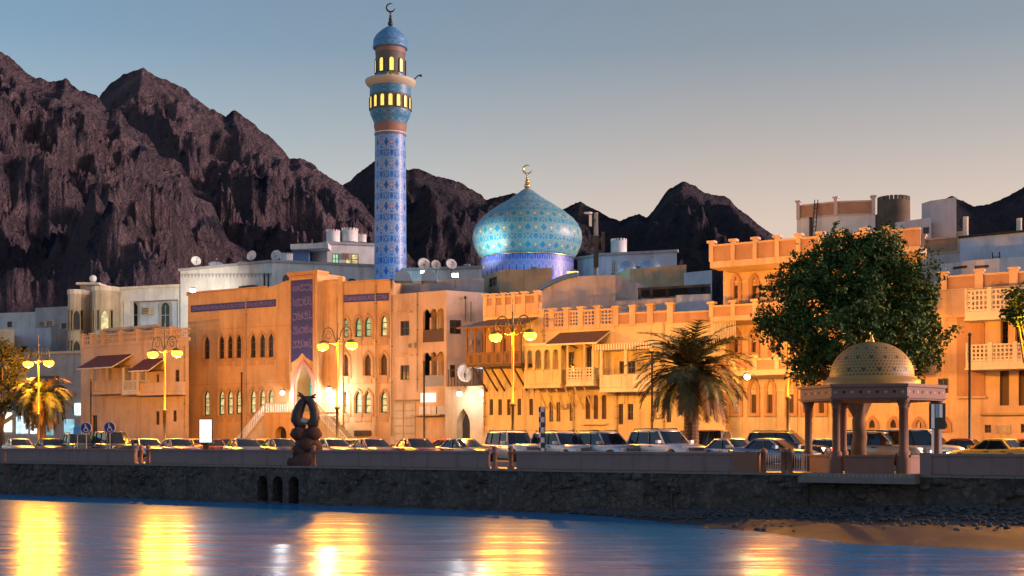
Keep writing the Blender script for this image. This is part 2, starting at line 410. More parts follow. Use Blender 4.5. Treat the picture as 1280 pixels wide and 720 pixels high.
for i in range(150):
    s_ = 2 + 58 * i / 149; W = lin(wid, s_) * .93; row = []
    zw = -2.2 + min(1, max(0, (s_ - 8) / 16)) * .75
    for j in range(60):
        e = -.3 + (W + 5) * j / 59
        z = zw + (-2.35 - zw) * (e / max(W, .3)) + .05 * noise.fractal(Vector((s_ * .8, e * .8, 0)), .8, 2, 4) * (1 if e > 0 else 0)
        z += .10 * math.exp(-((e - W * .72) / 1.6) ** 2) if s_ > 14 else 0
        row.append((*wp(s_, e), z))
    rows.append(row)
mb.grid(rows[::-1], M_sandb, True); struct(mb, 'beach_sand')
# pebbles and rubble at the foot of the wall
mb = MB(); M_peb = flat('dark_pebble', (.06, .058, .062), .75, 0, .5, 6)
for i in range(2300):
    s_ = rng.uniform(4, 38); W = max(.6, lin(wid, s_)); e = abs(rng.gauss(0, .32)) * W * (1.1 if s_ < 19 else .75)
    zw = -2.2 + min(1, max(0, (s_ - 8) / 16)) * .75
    z = max(-2.42, zw + (-2.35 - zw) * (e / W)); r = rng.uniform(.04, .13) * (1.7 if e < .8 else 1)
    mb.ball((*wp(s_, e), z + r * .25), r, M_peb, 6, 4, (rng.uniform(.8, 1.5), rng.uniform(.8, 1.3), rng.uniform(.5, .8)))
for i in range(240):
    s_ = rng.uniform(-60, 6); r = rng.uniform(.15, .38)
    mb.ball((*wp(s_, rng.uniform(0, .5)), -2.42), r, M_peb, 6, 4, (1.3, 1.2, .7))
o = struct(mb, 'shore_pebbles'); o['kind'] = 'stuff'

m, n, b = nodes('paving'); c = mixc(n, noi(n, .8, 5, .6, coord(n)), (.20, .17, .15), (.33, .28, .24))
br = n.nodes.new('ShaderNodeTexBrick'); br.inputs['Scale'].default_value = 2.2; n.links.new(coord(n), br.inputs[0]); n.links.new(c, br.inputs[1]); n.links.new(c, br.inputs[2]); br.inputs[3].default_value = (.1, .09, .08, 1)
n.links.new(br.outputs[0], b.inputs['Base Color']); setv(b, Roughness=.55); M_pave = m
M_asph = flat('asphalt', (.055, .053, .05), .5, 0, .35, 1.5); M_line = flat('road_paint', (.7, .68, .6), .6); M_kerb = flat('kerb_stone', (.35, .33, .30), .8)
M_dirt = flat('town_ground', (.22, .17, .13), .9, 0, .3, .05)
mb = MB(); mb.face([(*wp(-140, -.3), 0), (*wp(120, -.3), 0), (900, 120, 0), (2500, 2600, 0), (-2500, 2600, 0), (-900, 300, 0)], M_dirt); struct(mb, 'ground')
def strip(name, e0, e1, z, mat, s0=-110, s1=70):
    mb = MB(); mb.face([(*wp(s0, e0), z), (*wp(s1, e0), z), (*wp(s1, e1), z), (*wp(s0, e1), z)], mat); return struct(mb, name)
strip('promenade_paving', -.31, -5, .004, M_pave); strip('road', -5.2, -24, .15, M_asph)
strip('pavement', -24.3, -31, 0.27, M_pave)
mb = MB()
for e0, e1 in ((-5, -5.2), (-24, -24.3)): mb.prism([wp(-110, e0), wp(70, e0), wp(70, e1), wp(-110, e1)], .0, .28, M_kerb)
struct(mb, 'kerb')
mb = MB()
for i in range(60): s_ = -105 + 2.9 * i; mb.face([(*wp(s_, -5.4), .155), (*wp(s_ + .12, -5.4), .155), (*wp(s_ + 2.6, -10), .155), (*wp(s_ + 2.48, -10), .155)], M_line)
for i in range(30): s_ = -105 + 6 * i; mb.face([(*wp(s_, -17), .155), (*wp(s_ + 3, -17), .155), (*wp(s_ + 3, -17.15), .155), (*wp(s_, -17.15), .155)], M_line)
struct(mb, 'road_markings')

# sea wall: rough masonry with a dark tide band
m, n, b = nodes('sea_wall_stone'); v = coord(n)
vo = n.nodes.new('ShaderNodeTexVoronoi'); vo.feature = 'DISTANCE_TO_EDGE'; vo.inputs['Scale'].default_value = 1.0
wv = n.nodes.new('ShaderNodeVectorMath'); wv.operation = 'ADD'; nz = n.nodes.new('ShaderNodeTexNoise'); nz.inputs['Scale'].default_value = 1.5
n.links.new(v, nz.inputs['Vector']); n.links.new(coord(n, (1.7, 1.7, 2.3)), wv.inputs[0]); n.links.new(nz.outputs[1], wv.inputs[1]); n.links.new(wv.outputs[0], vo.inputs['Vector'])
a = noi(n, .45, 6, .7, v); f = noi(n, 3.5, 7, .75, v)
c = mixc(n, ramp(n, a, [(.35, 0), (.65, 1)]), (.05, .042, .038), (.12, .095, .078)); c = mixc(n, ramp(n, f, [(.5, 0), (.68, .9)]), c, (.22, .18, .155)); c = mixc(n, ramp(n, noi(n, 1.1, 8, .78, v, .8), [(.5, 0), (.6, .75)]), c, (.035, .03, .027))
st = noi(n, 1, 5, .7, coord(n, (1.1, 1.1, .15))); c = mixc(n, ramp(n, st, [(.58, 0), (.72, .8)]), c, (.12, .045, .022))
patch = ramp(n, noi(n, .33, 2, .5, v), [(.47, 0), (.6, 1)])
joint = mth(n, 'MULTIPLY', ramp(n, vo.outputs[0], [(.0, 1), (.045, 0)]), mth(n, 'MULTIPLY', patch, .6))
c = mixc(n, joint, c, (.02, .017, .015))
sx = n.nodes.new('ShaderNodeSeparateXYZ'); n.links.new(v, sx.inputs[0])
zt = mth(n, 'ADD', sx.outputs[2], mth(n, 'MULTIPLY', mth(n, 'SUBTRACT', a, .5), .9))
tide = ramp(n, mth(n, 'MULTIPLY', mth(n, 'ADD', zt, 2.6), .5), [(.25, 1), (.62, 0)])
c = mixc(n, tide, c, (.018, .017, .014)); n.links.new(c, b.inputs['Base Color'])
n.links.new(ramp(n, tide, [(0, .85), (1, .35)]), b.inputs['Roughness'])
hh = mth(n, 'SUBTRACT', mth(n, 'ADD', f, a), mth(n, 'MULTIPLY', joint, 1.2)); bump(n, b, hh, .9, .14); M_wall = m
fw_ = Fr(wp(-110), wp(70)); fw_off = 110.0
sea = thing('sea_wall', 'long dark stained stone sea wall rising from the water below the promenade', 'sea wall', (*wp(0), -3))
mb = MB(); holes = []
for px in (328, 347, 367):
    u = fw_off + ws(px); holes.append(arch(u - .42, u + .42, -2.45, ZZ(595, 80), 'round'))
wall(mb, fw_, [(0, -3.2), (180, -3.2), (180, -.12), (0, -.12)], holes, M_wall, 1.4, M_wall)
for _ in range(70):
    cs = rng.uniform(20, 165); cz = rng.uniform(-1.1, -.35); k = rng.randint(3, 11)
    for i in range(k):
        su, sz_ = cs + rng.gauss(0, 1.1), min(-.32, cz + rng.gauss(0, .28))
        if fw_off + ws(320) - 1 < su < fw_off + ws(375) + 1: continue
        p = fw_.pt(su, .03, sz_); rr = rng.uniform(.14, .34)
        mb.ball((p.x, p.y, p.z), rr, M_wall, 7, 5, (1.0, .75, rng.uniform(.45, .8)))
for s_ in range(6, 180, 7): fbox(mb, fw_, s_ + rng.uniform(-1, 1), s_ + .0 + rng.uniform(1.2, 2.6), -.05 - rng.uniform(0, .05), .1, -3, -.22 - rng.uniform(0, .5), M_wall) if rng.random() < .55 and not (fw_off + ws(320) - 4 < s_ < fw_off + ws(375) + 2) else None
mb.build('masonry', sea)
mb = MB()
for h in holes: panel(mb, fw_, h, 1.35, M_dark)
mb.build('drain_opening', sea)
m, n, b = nodes('coping_concrete'); c = mixc(n, noi(n, 2.2, 6, .7, coord(n)), (.14, .115, .10), (.27, .225, .20)); n.links.new(c, b.inputs['Base Color']); setv(b, Roughness=.85); M_cop = m
mb = MB(); u = 0.0
while u < 180:
    L = 1.35; dz = rng.uniform(-.015, .015); fbox(mb, fw_, u + .012, u + L - .012, -.10 + rng.uniform(-.02, .02), .6, -.12, .0 + dz * 0, M_cop)
    if rng.random() < .75: fbox(mb, fw_, u + .5, u + .75, -.13, .1, -.19, -.125, M_wall)
    u += L
mb.build('coping', sea)

# parapet segments
m, n, b = nodes('parapet_plaster'); v = coord(n)
c = mixc(n, noi(n, .6, 6, .65, v), (.20, .125, .12), (.30, .20, .18)); st = noi(n, 1, 5, .7, coord(n, (1.6, 1.6, .2)))
c = mixc(n, ramp(n, st, [(.55, 0), (.78, .7)]), c, (.11, .07, .065)); n.links.new(c, b.inputs['Base Color']); setv(b, Roughness=.85); bump(n, b, noi(n, 12, 5, .7, v), .3, .03); M_par = m
M_post = flat('red_stone_post', (.27, .12, .075), .7)
segs = [(-120, 4, 'left end of the promenade'), (6, 166, 'behind which the vans with blue disabled signs stand'), (186, 364, 'left of the fish sculpture'), (394, 608, 'right of the fish sculpture'), (644, 946, 'ending in a red pier before the metal railing'), (1150, 1400, 'right of the domed pavilion')]
for i, (x0, x1, lab) in enumerate(segs):
    a_, b_ = ws(x0) + fw_off, ws(x1) + fw_off
    mb = MB(); L = (b_ - a_); k = max(1, int(L / 3.2))
    for q in range(k):
        fbox(mb, fw_, a_ + L * q / k + .004, a_ + L * (q + 1) / k - .004, .12, .42, .02, .86, M_par)
    fbox(mb, fw_, a_, b_, .22, .40, 0.0, .02, M_par)
    p = solo(mb, 'parapet', 'low pinkish plaster parapet ' + lab, 'parapet', 'parapets along the sea wall', None, (*wp((a_ + b_) / 2 - fw_off, -.27), 0))
    mb = MB(); fbox(mb, fw_, a_ - .04, b_ + .04, .06, .48, .86, .99, M_par)
    o = mb.build('coping', p)
    for e_, nm in ((a_, x0), (b_, x1)):
        if nm in (946,):
            mb = MB(); fbox(mb, fw_, e_ - 1.3, e_ + .02, .05, .5, 0.0, 1.02, M_post); mb.build('pier', p)
        if nm in (1150,):
            mb = MB(); fbox(mb, fw_, e_ - .02, e_ + .5, .05, .5, 0.0, 1.02, M_par); mb.build('pier', p)
# ------------------------------------------------------------------ lights that belong to lamps
def lamp_light(name, loc, power, col, rad=.12, spot=None, aim=None, blend=.5, parent=None):
    L = bpy.data.lights.new(name, 'SPOT' if spot else 'POINT'); L.energy = power; L.color = col; L.shadow_soft_size = rad
    o = bpy.data.objects.new(name, L); COL.objects.link(o); o.location = loc
    if spot:
        L.spot_size = R(spot); L.spot_blend = blend
        o.rotation_euler = (Vector(aim) - Vector(loc)).to_track_quat('-Z', 'Y').to_euler()
    if parent is not None: o.parent = parent; o.location = Vector(loc) - parent.location
    return o
SOD = (1.0, .375, .02); COOL = (.86, .95, 1.0)

# ------------------------------------------------------------------ building kit
def solid(mb, pts, z0, z1, m, mroof=None, front=(), thick=0):
    """closed block over plan points given left-to-right along the front, then back; fronts listed are left open for wall()"""
    n = len(pts)
    area = sum(pts[i][0] * pts[(i + 1) % n][1] - pts[(i + 1) % n][0] * pts[i][1] for i in range(n))
    mb.face([(p[0], p[1], z1) for p in (pts if area > 0 else pts[::-1])], mroof or m)
    for i in range(n):
        if i in front: continue
        a, b = pts[i], pts[(i + 1) % n]
        q = [(a[0], a[1], z0), (b[0], b[1], z0), (b[0], b[1], z1), (a[0], a[1], z1)]
        mb.face(q if area > 0 else q[::-1], m)
def back(a, b, depth):
    f = Fr(a, b); return [f.pt(f.L, depth, 0).xy, f.pt(0, depth, 0).xy]
def dish(px, py, Y, r, label, face=(0, -1, .5), stand=.0):
    c = Vector((*G(px, Y), ZZ(py, Y)))
    t = thing('satellite_dish', label, 'satellite dish', (c.x, c.y, c.z - r - .35 - stand), 'rooftop satellite dishes')
    q = Vector(face).to_track_quat('Z', 'Y').to_matrix().to_4x4(); mb = MB(); mb.T = Matrix.Translation(c) @ q
    mb.lathe([(0.01, -.25 * r), (.4 * r, -.21 * r), (.75 * r, -.11 * r), (r, .02), (r, .05), (.74 * r, -.07 * r), (.4 * r, -.17 * r), (.01, -.2 * r)], M_dish, n=20); mb.build('reflector', t)
    mb = MB(); mb.T = Matrix.Translation(c) @ q
    mb.tube([(0, -.95 * r, 0), (0, 0, .75 * r)], .02, M_metal, 5); mb.box(-.06, .06, -.06, .06, .7 * r, .9 * r, M_grey); mb.build('feed_arm', t)
    mb = MB(); mb.tube([(c.x, c.y + .1, c.z - r - .35 - stand), (c.x, c.y + .12, c.z)], .045, M_metal, 6); mb.build('mount', t)
    return t
def tank(px0, px1, py0, py1, Y, label, mat, cren=True):
    a, b = G(px0, Y), G(px1, Y); r = (b.x - a.x) / 2; c = (a + b) / 2; z0, z1 = ZZ(py1, Y), ZZ(py0, Y)
    t = thing('water_tank', label, 'water tank', (c.x, c.y, z0), 'rooftop water tanks')
    mb = MB(); mb.lathe([(r, 0), (r, (z1 - z0) * .86), (r * .97, (z1 - z0) * .86)], mat, (c.x, c.y, z0), 22); mb.build('drum', t)
    mb = MB()
    mb.lathe([(r * .985, (z1 - z0) * .82), (r * 1.015, (z1 - z0) * .84), (r * 1.015, (z1 - z0) * .88), (r * .985, (z1 - z0) * .88)], mat, (c.x, c.y, z0), 22, False, False, False)
    k = 14
    for i in range(k):
        mb.T = Matrix.Translation((c.x, c.y, z0 + (z1 - z0) * .85)) @ Matrix.Rotation(2 * math.pi * i / k, 4, 'Z')
        mb.box(r * .9, r * 1.02, -r * .13, r * .13, 0, (z1 - z0) * .15, mat)
    mb.build('rim', t); return t
def ac_unit(parent, fr, px, py, wpx, hpx, d=-.35):
    u, z = fr.uz(px, py); s_ = fr.uz(px + wpx / 2, py)[0] - fr.uz(px - wpx / 2, py)[0]; h = s_ * hpx / wpx
    mb = MB(); fbox(mb, fr, u - s_ / 2, u + s_ / 2, d, .0, z - h / 2, z + h / 2, M_cream)
    for i in range(4): fbox(mb, fr, u - s_ / 2 + .05, u + s_ * .15, d - .02, d, z - h / 2 + h * (.12 + .2 * i), z - h / 2 + h * (.24 + .2 * i), M_brownf)
    return mb.build('air_conditioner', parent)
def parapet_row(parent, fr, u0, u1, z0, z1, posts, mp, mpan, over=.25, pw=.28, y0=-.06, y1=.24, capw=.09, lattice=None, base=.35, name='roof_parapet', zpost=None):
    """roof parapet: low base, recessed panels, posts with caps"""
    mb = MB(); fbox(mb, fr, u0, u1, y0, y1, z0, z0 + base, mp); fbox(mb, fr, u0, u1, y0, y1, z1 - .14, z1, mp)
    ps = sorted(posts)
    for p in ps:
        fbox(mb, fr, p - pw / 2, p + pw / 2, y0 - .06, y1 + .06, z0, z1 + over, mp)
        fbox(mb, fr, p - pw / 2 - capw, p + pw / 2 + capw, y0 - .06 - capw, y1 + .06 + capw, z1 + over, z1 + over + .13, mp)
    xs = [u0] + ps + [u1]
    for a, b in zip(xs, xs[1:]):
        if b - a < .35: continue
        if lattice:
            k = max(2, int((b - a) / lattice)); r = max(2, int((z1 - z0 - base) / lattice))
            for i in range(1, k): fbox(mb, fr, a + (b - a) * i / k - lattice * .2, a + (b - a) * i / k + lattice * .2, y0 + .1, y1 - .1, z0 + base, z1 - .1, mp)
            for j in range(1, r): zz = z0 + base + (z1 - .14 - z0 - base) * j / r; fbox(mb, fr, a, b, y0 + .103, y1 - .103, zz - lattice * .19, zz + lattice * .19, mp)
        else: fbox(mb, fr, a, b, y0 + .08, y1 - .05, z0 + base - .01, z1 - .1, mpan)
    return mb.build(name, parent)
# ------------------------------------------------------------------ the mosque
bl = Vector(G(235, 134.8)); bc = Vector(G(362, 127.5)); f1 = Fr(bl, bc)
rr0 = Vector(G(427, 124.5)); rr1 = Vector(G(488, 122.4)); f3 = Fr(rr0, rr1)
ms = thing('mosque', 'ochre mosque hall with tall blue calligraphy panel and pointed arch windows', 'mosque', (*((bl + rr1) / 2), 0))
ZR = 16.95
# left wing
wins = []
for px, t0, b0 in [(258.3, 421, 449), (276.7, 419.7, 448.6), (287.3, 419, 448.2), (298, 418.5, 447.8), (316, 417.7, 447.4), (327.7, 417.2, 447), (338.3, 416.6, 446.7)]:
    wins.append((pxwin(f1, px, 3.3, t0 - 1, b0, 'pointed'), M_glass, M_brownf, px))
for px, t0, b0 in [(258.3, 488.5, 519.3), (276.7, 488.2, 518.6), (287.3, 488, 518.2), (298, 487.8, 517.6), (316, 487.4, 516.8), (327.7, 487, 516.2), (338.3, 486.6, 515.6)]:
    wins.append((pxwin(f1, px, 3.4, t0 - 1, b0, 'pointed'), M_lit, M_greenf, px))
zc = f1.Z(362, 352)
top = [(f1.L, ZR + .55), (f1.L - 1.0, ZR + .42), (f1.L - 2.0, ZR + .1), (f1.L - 3, ZR)]
mb = MB(); wall(mb, f1, [(0, 0), (f1.L, 0)] + top + [(0, ZR)], [w_[0] for w_ in wins], M_mosq, .3)
for ol, g, fm, px in wins:
    hood = [(p[0], p[1]) for p in ol]; ring(mb, f1, inset(hood, -.26), .26, -.07, 0, M_mosqt, inset(hood, -.09))
    u0 = min(p[0] for p in ol); u1 = max(p[0] for p in ol); z0 = min(p[1] for p in ol)
    fbox(mb, f1, u0 - .06, u1 + .06, -.06, .0, z0 - .75, z0 - .16, M_mosqt); fbox(mb, f1, u0 - .1, u1 + .1, -.12, 0, z0 - .12, z0, M_mosqt)
fbox(mb, f1, -.1, f1.L - 3.2, -.14, .3, ZR, ZR + .16, M_mosqt)
zs = f1.Z(290, 480); fbox(mb, f1, 0, f1.L, -.035, 0, zs, zs + .05, M_mosqt)
zs = f1.Z(290, 411); fbox(mb, f1, 0, f1.L, -.035, 0, zs, zs + .05, M_mosqt)
# right wing
wins3 = []
for px, t0, b0, lit in [(431.7, 398, 422, 0), (447.7, 397, 421.5, 0), (459.6, 396, 421, 0), (479.8, 394.5, 420.5, 1), (431.7, 443, 470, 2), (459.6, 443, 469.6, 2), (479.8, 442.5, 469, 2), (431.7, 490, 517, 1), (447.7, 490, 516.8, 1), (459.6, 490, 516.6, 1), (479.8, 489.6, 516, 1)]:
    wins3.append((pxwin(f3, px, 3.9, t0 - 1, b0, 'pointed'), {0: M_litg, 1: M_lit, 2: M_brownf}[lit], M_greenf if lit < 2 else M_brownf, px))
zr3 = f3.Z(445, 353)
wall(mb, f3, [(0, 0), (f3.L, 0), (f3.L, zr3), (0, zr3)], [w_[0] for w_ in wins3], M_mosq, .3)
for ol, g, fm, px in wins3:
    ring(mb, f3, inset(ol, -.28), .28, -.07, 0, M_mosqt, inset(ol, -.1))
    u0 = min(p[0] for p in ol); u1 = max(p[0] for p in ol); z0 = min(p[1] for p in ol)
    fbox(mb, f3, u0 - .06, u1 + .06, -.05, 0, z0 - .8, z0 - .16, M_mosqt); fbox(mb, f3, u0 - .1, u1 + .1, -.11, 0, z0 - .12, z0, M_mosqt)
fbox(mb, f3, -.1, f3.L, -.14, .3, zr3, zr3 + .16, M_mosqt)
for py in (432, 480): zs = f3.Z(455, py); fbox(mb, f3, 0, f3.L, -.035, 0, zs, zs + .05, M_mosqt)
# link wall right of the portal (set back a little), pilasters
pl = Vector(G(361.5, 126.6)); pr = Vector(G(396.5, 124.6)); f2 = Fr(pl, pr); fl = Fr(G(396.5, 125.9), rr0)
zl = fl.Z(410, 352)
wall(mb, fl, [(0, 0), (fl.L, 0), (fl.L, zl), (0, zl)], [], M_mosq)
for px in (400, 410, 420): u = fl.U(px); fbox(mb, fl, u - .14, u + .14, -.1, 0, fl.Z(px, 520), fl.Z(px, 372), M_mosq)
fbox(mb, fl, 0, fl.L, -.14, .3, zl, zl + .16, M_mosqt)
fbox(mb, fl, fl.L - .25, fl.L + .25, -.2, .3, 0, zl + .35, M_mosq)
# roofs, sides, back
bk = [Vector((rr1.x + 3, rr1.y + 16)), Vector((bl.x + 6, bl.y + 16))]
mb.face([(*bl, ZR - .5), (*bc, ZR - .5), (*rr0, ZR - .5), (*rr1, ZR - .5), (*bk[0], ZR - .5), (*bk[1], ZR - .5)], M_greyw)
for a, b in ((rr1, bk[0]), (bk[0], bk[1]), (bk[1], bl)): mb.face([(*a, 0), (*b, 0), (*b, ZR), (*a, ZR)], M_mosq)
mb.build('wall', ms)
for ol, g, fm, px in wins: window(ms, f1, ol, fm, g, .2, .11, (0 if g is M_glass else 0, 2))
for ol, g, fm, px in wins3: window(ms, f3, ol, fm, g, .2, .11, (0, 2))
# portal block
zp = f2.Z(378, 342); u0, zb = f2.uz(362.5, 516); ua = f2.U(364); ub = f2.U(394)
hole = arch(ua + .55, ub - .3, 0.2, f2.Z(379, 455), 'pointed', 10)
mb = MB(); wall(mb, f2, [(0, 0), (f2.L, 0), (f2.L, zp), (0, zp)], [hole], M_mosq, 2.2, M_yell)
panel(mb, f2, hole, 2.2, M_yell)
mb.T = f2.M
for u in (0, f2.L): mb.face([(u, 0, 0), (u, 4, 0), (u, 4, zp), (u, 0, zp)] if u == 0 else [(u, 4, 0), (u, 0, 0), (u, 0, zp), (u, 4, zp)], M_mosq)
mb.face([(0, 0, zp), (f2.L, 0, zp), (f2.L, 4, zp), (0, 4, zp)], M_mosq); mb.face([(0, 4, 0), (0, 4, zp), (f2.L, 4, zp), (f2.L, 4, 0)], M_mosq); mb.T = None
fbox(mb, f2, -.2, f2.L + .2, -.2, 1.5, zp, zp + .2, M_mosqt); fbox(mb, f2, -.12, f2.L + .12, -.12, 1.5, zp - .16, zp, M_mosqt)
p0, p1 = f2.uz(364.5, 351); q0, q1 = f2.uz(391.5, 456)
for u in (p0 - .22, q0 + .04): fbox(mb, f2, u, u + .18, -.12, 0, q1 - .6, p1 + .2, M_mosqt)
fbox(mb, f2, p0 - .22, q0 + .22, -.125, 0, p1 + .2, p1 + .4, M_mosqt)
mb.build('portal', ms)
mb = MB(); ring(mb, f2, inset(hole, -.42), .42, -.2, 0, M_pink, inset(hole, -.02)); mb.build('portal_arch', ms)
o = window(ms, f2, arch(f2.U(381, 2.1), f2.U(391.5, 2.1), f2.Z(386, 530, 2.1), f2.Z(386, 466, 2.1), 'pointed', 9), M_greenf, emit('green_door_glass', (.10, .55, .42), .35, (.02, .10, .07), .5, 1.2), 2.1, .16, (1, 3), 'door')
def squiggle(mb, fr, u0, u1, z0, z1, y, m, rg, th=.05):
    """flowing strokes of the lettering: tall uprights, bowls and dots"""
    h = z1 - z0; st = []
    u = u0; base = []
    while u < u1 - h * .25:                       # long joined bowls on the base line
        w_ = h * rg.uniform(.5, .95); dp = h * rg.uniform(.12, .28)
        st.append([(min(u1, u + w_ * i / 8), z0 + h * .38 - dp * math.sin(math.pi * i / 8) ** .8 + h * .05 * math.sin(i * 2.1)) for i in range(9)]); u += w_ * rg.uniform(.8, .95)
    u = u0 + h * .1
    while u < u1 - h * .15:                       # slanting tall strokes, loops and sweeping kashidas
        k = rg.random()
        if k < .45: st.append([(u + h * .10 * i / 5, z1 - h * (.05 + .58 * i / 5)) for i in range(6)])
        elif k < .75: st.append([(u + h * .12 + h * .12 * math.cos(t), z0 + h * .52 + h * .13 * math.sin(t)) for t in [6.283 * i / 9 for i in range(10)]])
        else: st.append([(min(u1, u + h * .5 * i / 7), z1 - h * .18 - h * .16 * math.sin(i / 7 * 2.6)) for i in range(8)])
        u += h * rg.uniform(.16, .36)
    mb.T = fr.M
    for pts in st:
        n = len(pts)
        for i, (a, b) in enumerate(zip(pts, pts[1:])):
            d = Vector((b[0] - a[0], b[1] - a[1])); nn = Vector((-d.y, d.x)).normalized() * th * .5 * (.55 + .6 * math.sin(math.pi * (i + .5) / n))
            mb.face([(a[0] + nn.x, y, a[1] + nn.y), (a[0] - nn.x, y, a[1] - nn.y), (b[0] - nn.x, y, b[1] - nn.y), (b[0] + nn.x, y, b[1] + nn.y)], m)
    for _ in range(int((u1 - u0) / h * 3)):
        a, c = rg.uniform(u0, u1 - .1), rg.choice((z0 + h * .06, z0 + h * .72, z1 - h * .1)); mb.face([(a, y, c), (a + th * .6, y, c - th * .5), (a + th * 1.2, y, c), (a + th * .6, y, c + th * .5)], m)
    mb.T = None
def callig(name, fr, ol, rows, pitch):
    mb = MB(); mb.T = fr.M; n = len(ol)
    mb.face([(p[0], -.05, p[1]) for p in ol], M_blueband)
    for i in range(n): p, q = ol[i], ol[(i + 1) % n]; mb.face([(p[0], -.05, p[1]), (p[0], 0.02, p[1]), (q[0], 0.02, q[1]), (q[0], -.05, q[1])], M_blueband)
    mb.T = None; o = mb.build(name, ms)
    rg = random.Random(len(name) + rows)
    u0 = min(p[0] for p in ol) + .12; u1 = max(p[0] for p in ol) - .12
    for z0, z1 in pitch: l = MB(); squiggle(l, fr, u0, u1, z0, z1, -.058, M_letter, rg, .075 if rows == 1 else .10); l.build('lettering', o)
apz = max(p[1] for p in hole) + .75; cu = (p0 + q0) / 2
ol = [(p0, q1 + .3), (cu - .55, apz - .15), (cu - .0, apz + .35), (cu + .55, apz - .15), (q0, q1 + .3), (q0, p1), (p0, p1)]
H = p1 - apz - .6
callig('calligraphy_panel', f2, ol, 5, [(p1 - H * (i + .92) / 5, p1 - H * (i + .18) / 5) for i in range(5)])
a0, az1 = f1.uz(239, 382); a1, _ = f1.uz(345, 376); az0 = az1 - .72
callig('calligraphy_band', f1, [(a0, az0), (a1, az0), (a1, az1), (a0, az1)], 1, [(az0 + .1, az1 - .08)])
a0, az1 = f3.uz(428.5, 369); a1, _ = f3.uz(486, 367); az0 = az1 - .72
callig('calligraphy_band', f3, [(a0, az0), (a1, az0), (a1, az1), (a0, az1)], 1, [(az0 + .1, az1 - .08)])
# entrance stair: landing, two flights, balustrades
mb = MB(); zd = f2.Z(378, 517, -2); lu0 = f2.U(334, -3); lu1 = f2.U(398, -3)
ah = arch(f2.U(344, -3.4), f2.U(358, -3.4), 0, f2.Z(350, 533, -3.4), 'round', 6)
fs = Fr(f2.pt(lu0, -3.4, 0).xy, f2.pt(lu1, -3.4, 0).xy); sh = -lu0
wall(mb, fs, [(0, 0), (fs.L, 0), (fs.L, zd), (0, zd)], [[(p[0] + sh, p[1]) for p in ah]], M_mosq, .8); panel(mb, fs, [(p[0] + sh, p[1]) for p in ah], .78, M_dark)
fbox(mb, fs, -.05, fs.L + .05, -.1, 3.4, zd, zd + .12, M_cream)
N = 14
for i in range(N):
    z1 = zd * (N - i) / (N + 1); fbox(mb, fs, fs.L + i * .32, fs.L + (i + 1) * .32, .3, 2.4, 0, z1, M_cream); fbox(mb, fs, -(i + 1) * .32, -i * .32, .3, 2.4, 0, z1, M_cream)
st = mb.build('entrance_stair', ms)
def rail(*runs):
    global mb
    mb = MB()
    for a, b, za, zb in runs:
        k = max(1, int(abs(b - a) / .22))
        for i in range(k + 1):
            t = i / k; u = a + (b - a) * t; z = za + (zb - za) * t; fbox(mb, fs, u - .04, u + .04, .02, .1, z, z + 1.0, M_whitef)
        ftube(mb, fs, [(a, .06, za + 1.0), (b, .06, zb + 1.0)], .07, M_whitef); ftube(mb, fs, [(a, .06, za + .12), (b, .06, zb + .12)], .05, M_whitef)
    mb.build('balustrade', st)
rail((-N * .32, 0, 0.1, zd), (0, fs.L * .45, zd, zd)); rail((fs.L, fs.L + N * .32, zd, .1))
mb = MB(); u0, z1 = f3.uz(443, 538); u1, z0 = f3.uz(464, 545); fbox(mb, f3, u0, u1, -.06, 0, z0, z1, M_brownf)
for i in range(5): fbox(mb, f3, u0, u1, -.1, -.06, z0 + (z1 - z0) * i / 5, z0 + (z1 - z0) * (i + .5) / 5, M_brownf)
mb.build('vent_grille', ms)

def wall_light(px, py, Y, power, label, col=COOL, size=.26, off=.55, emis=.6):
    c = Vector((*G(px, Y), ZZ(py, Y)))
    t = thing('wall_lamp', label, 'wall lamp', c, 'white lamps on the facades')
    mb = MB(); mb.ball(c, size, emit('lamp_glass_white', col, emis), 12, 8); mb.build('globe', t)
    mb = MB(); mb.box(c.x - .1, c.x + .1, c.y, c.y + .9, c.z + size, c.z + size + .1, M_metal); mb.box(c.x - .14, c.x + .14, c.y - .14, c.y + .05, c.z + size * .8, c.z + size + .1, M_metal); mb.build('bracket', t)
    lamp_light('lamp_light', (c.x, c.y - off, c.z - size - .12), power, col, .12, parent=t)
wall_light(353, 491, 125.5, 120, 'bright white lamp left of the mosque entrance arch')
wall_light(411, 488, 123.6, 300, 'bright white lamp right of the mosque entrance arch', size=.34)

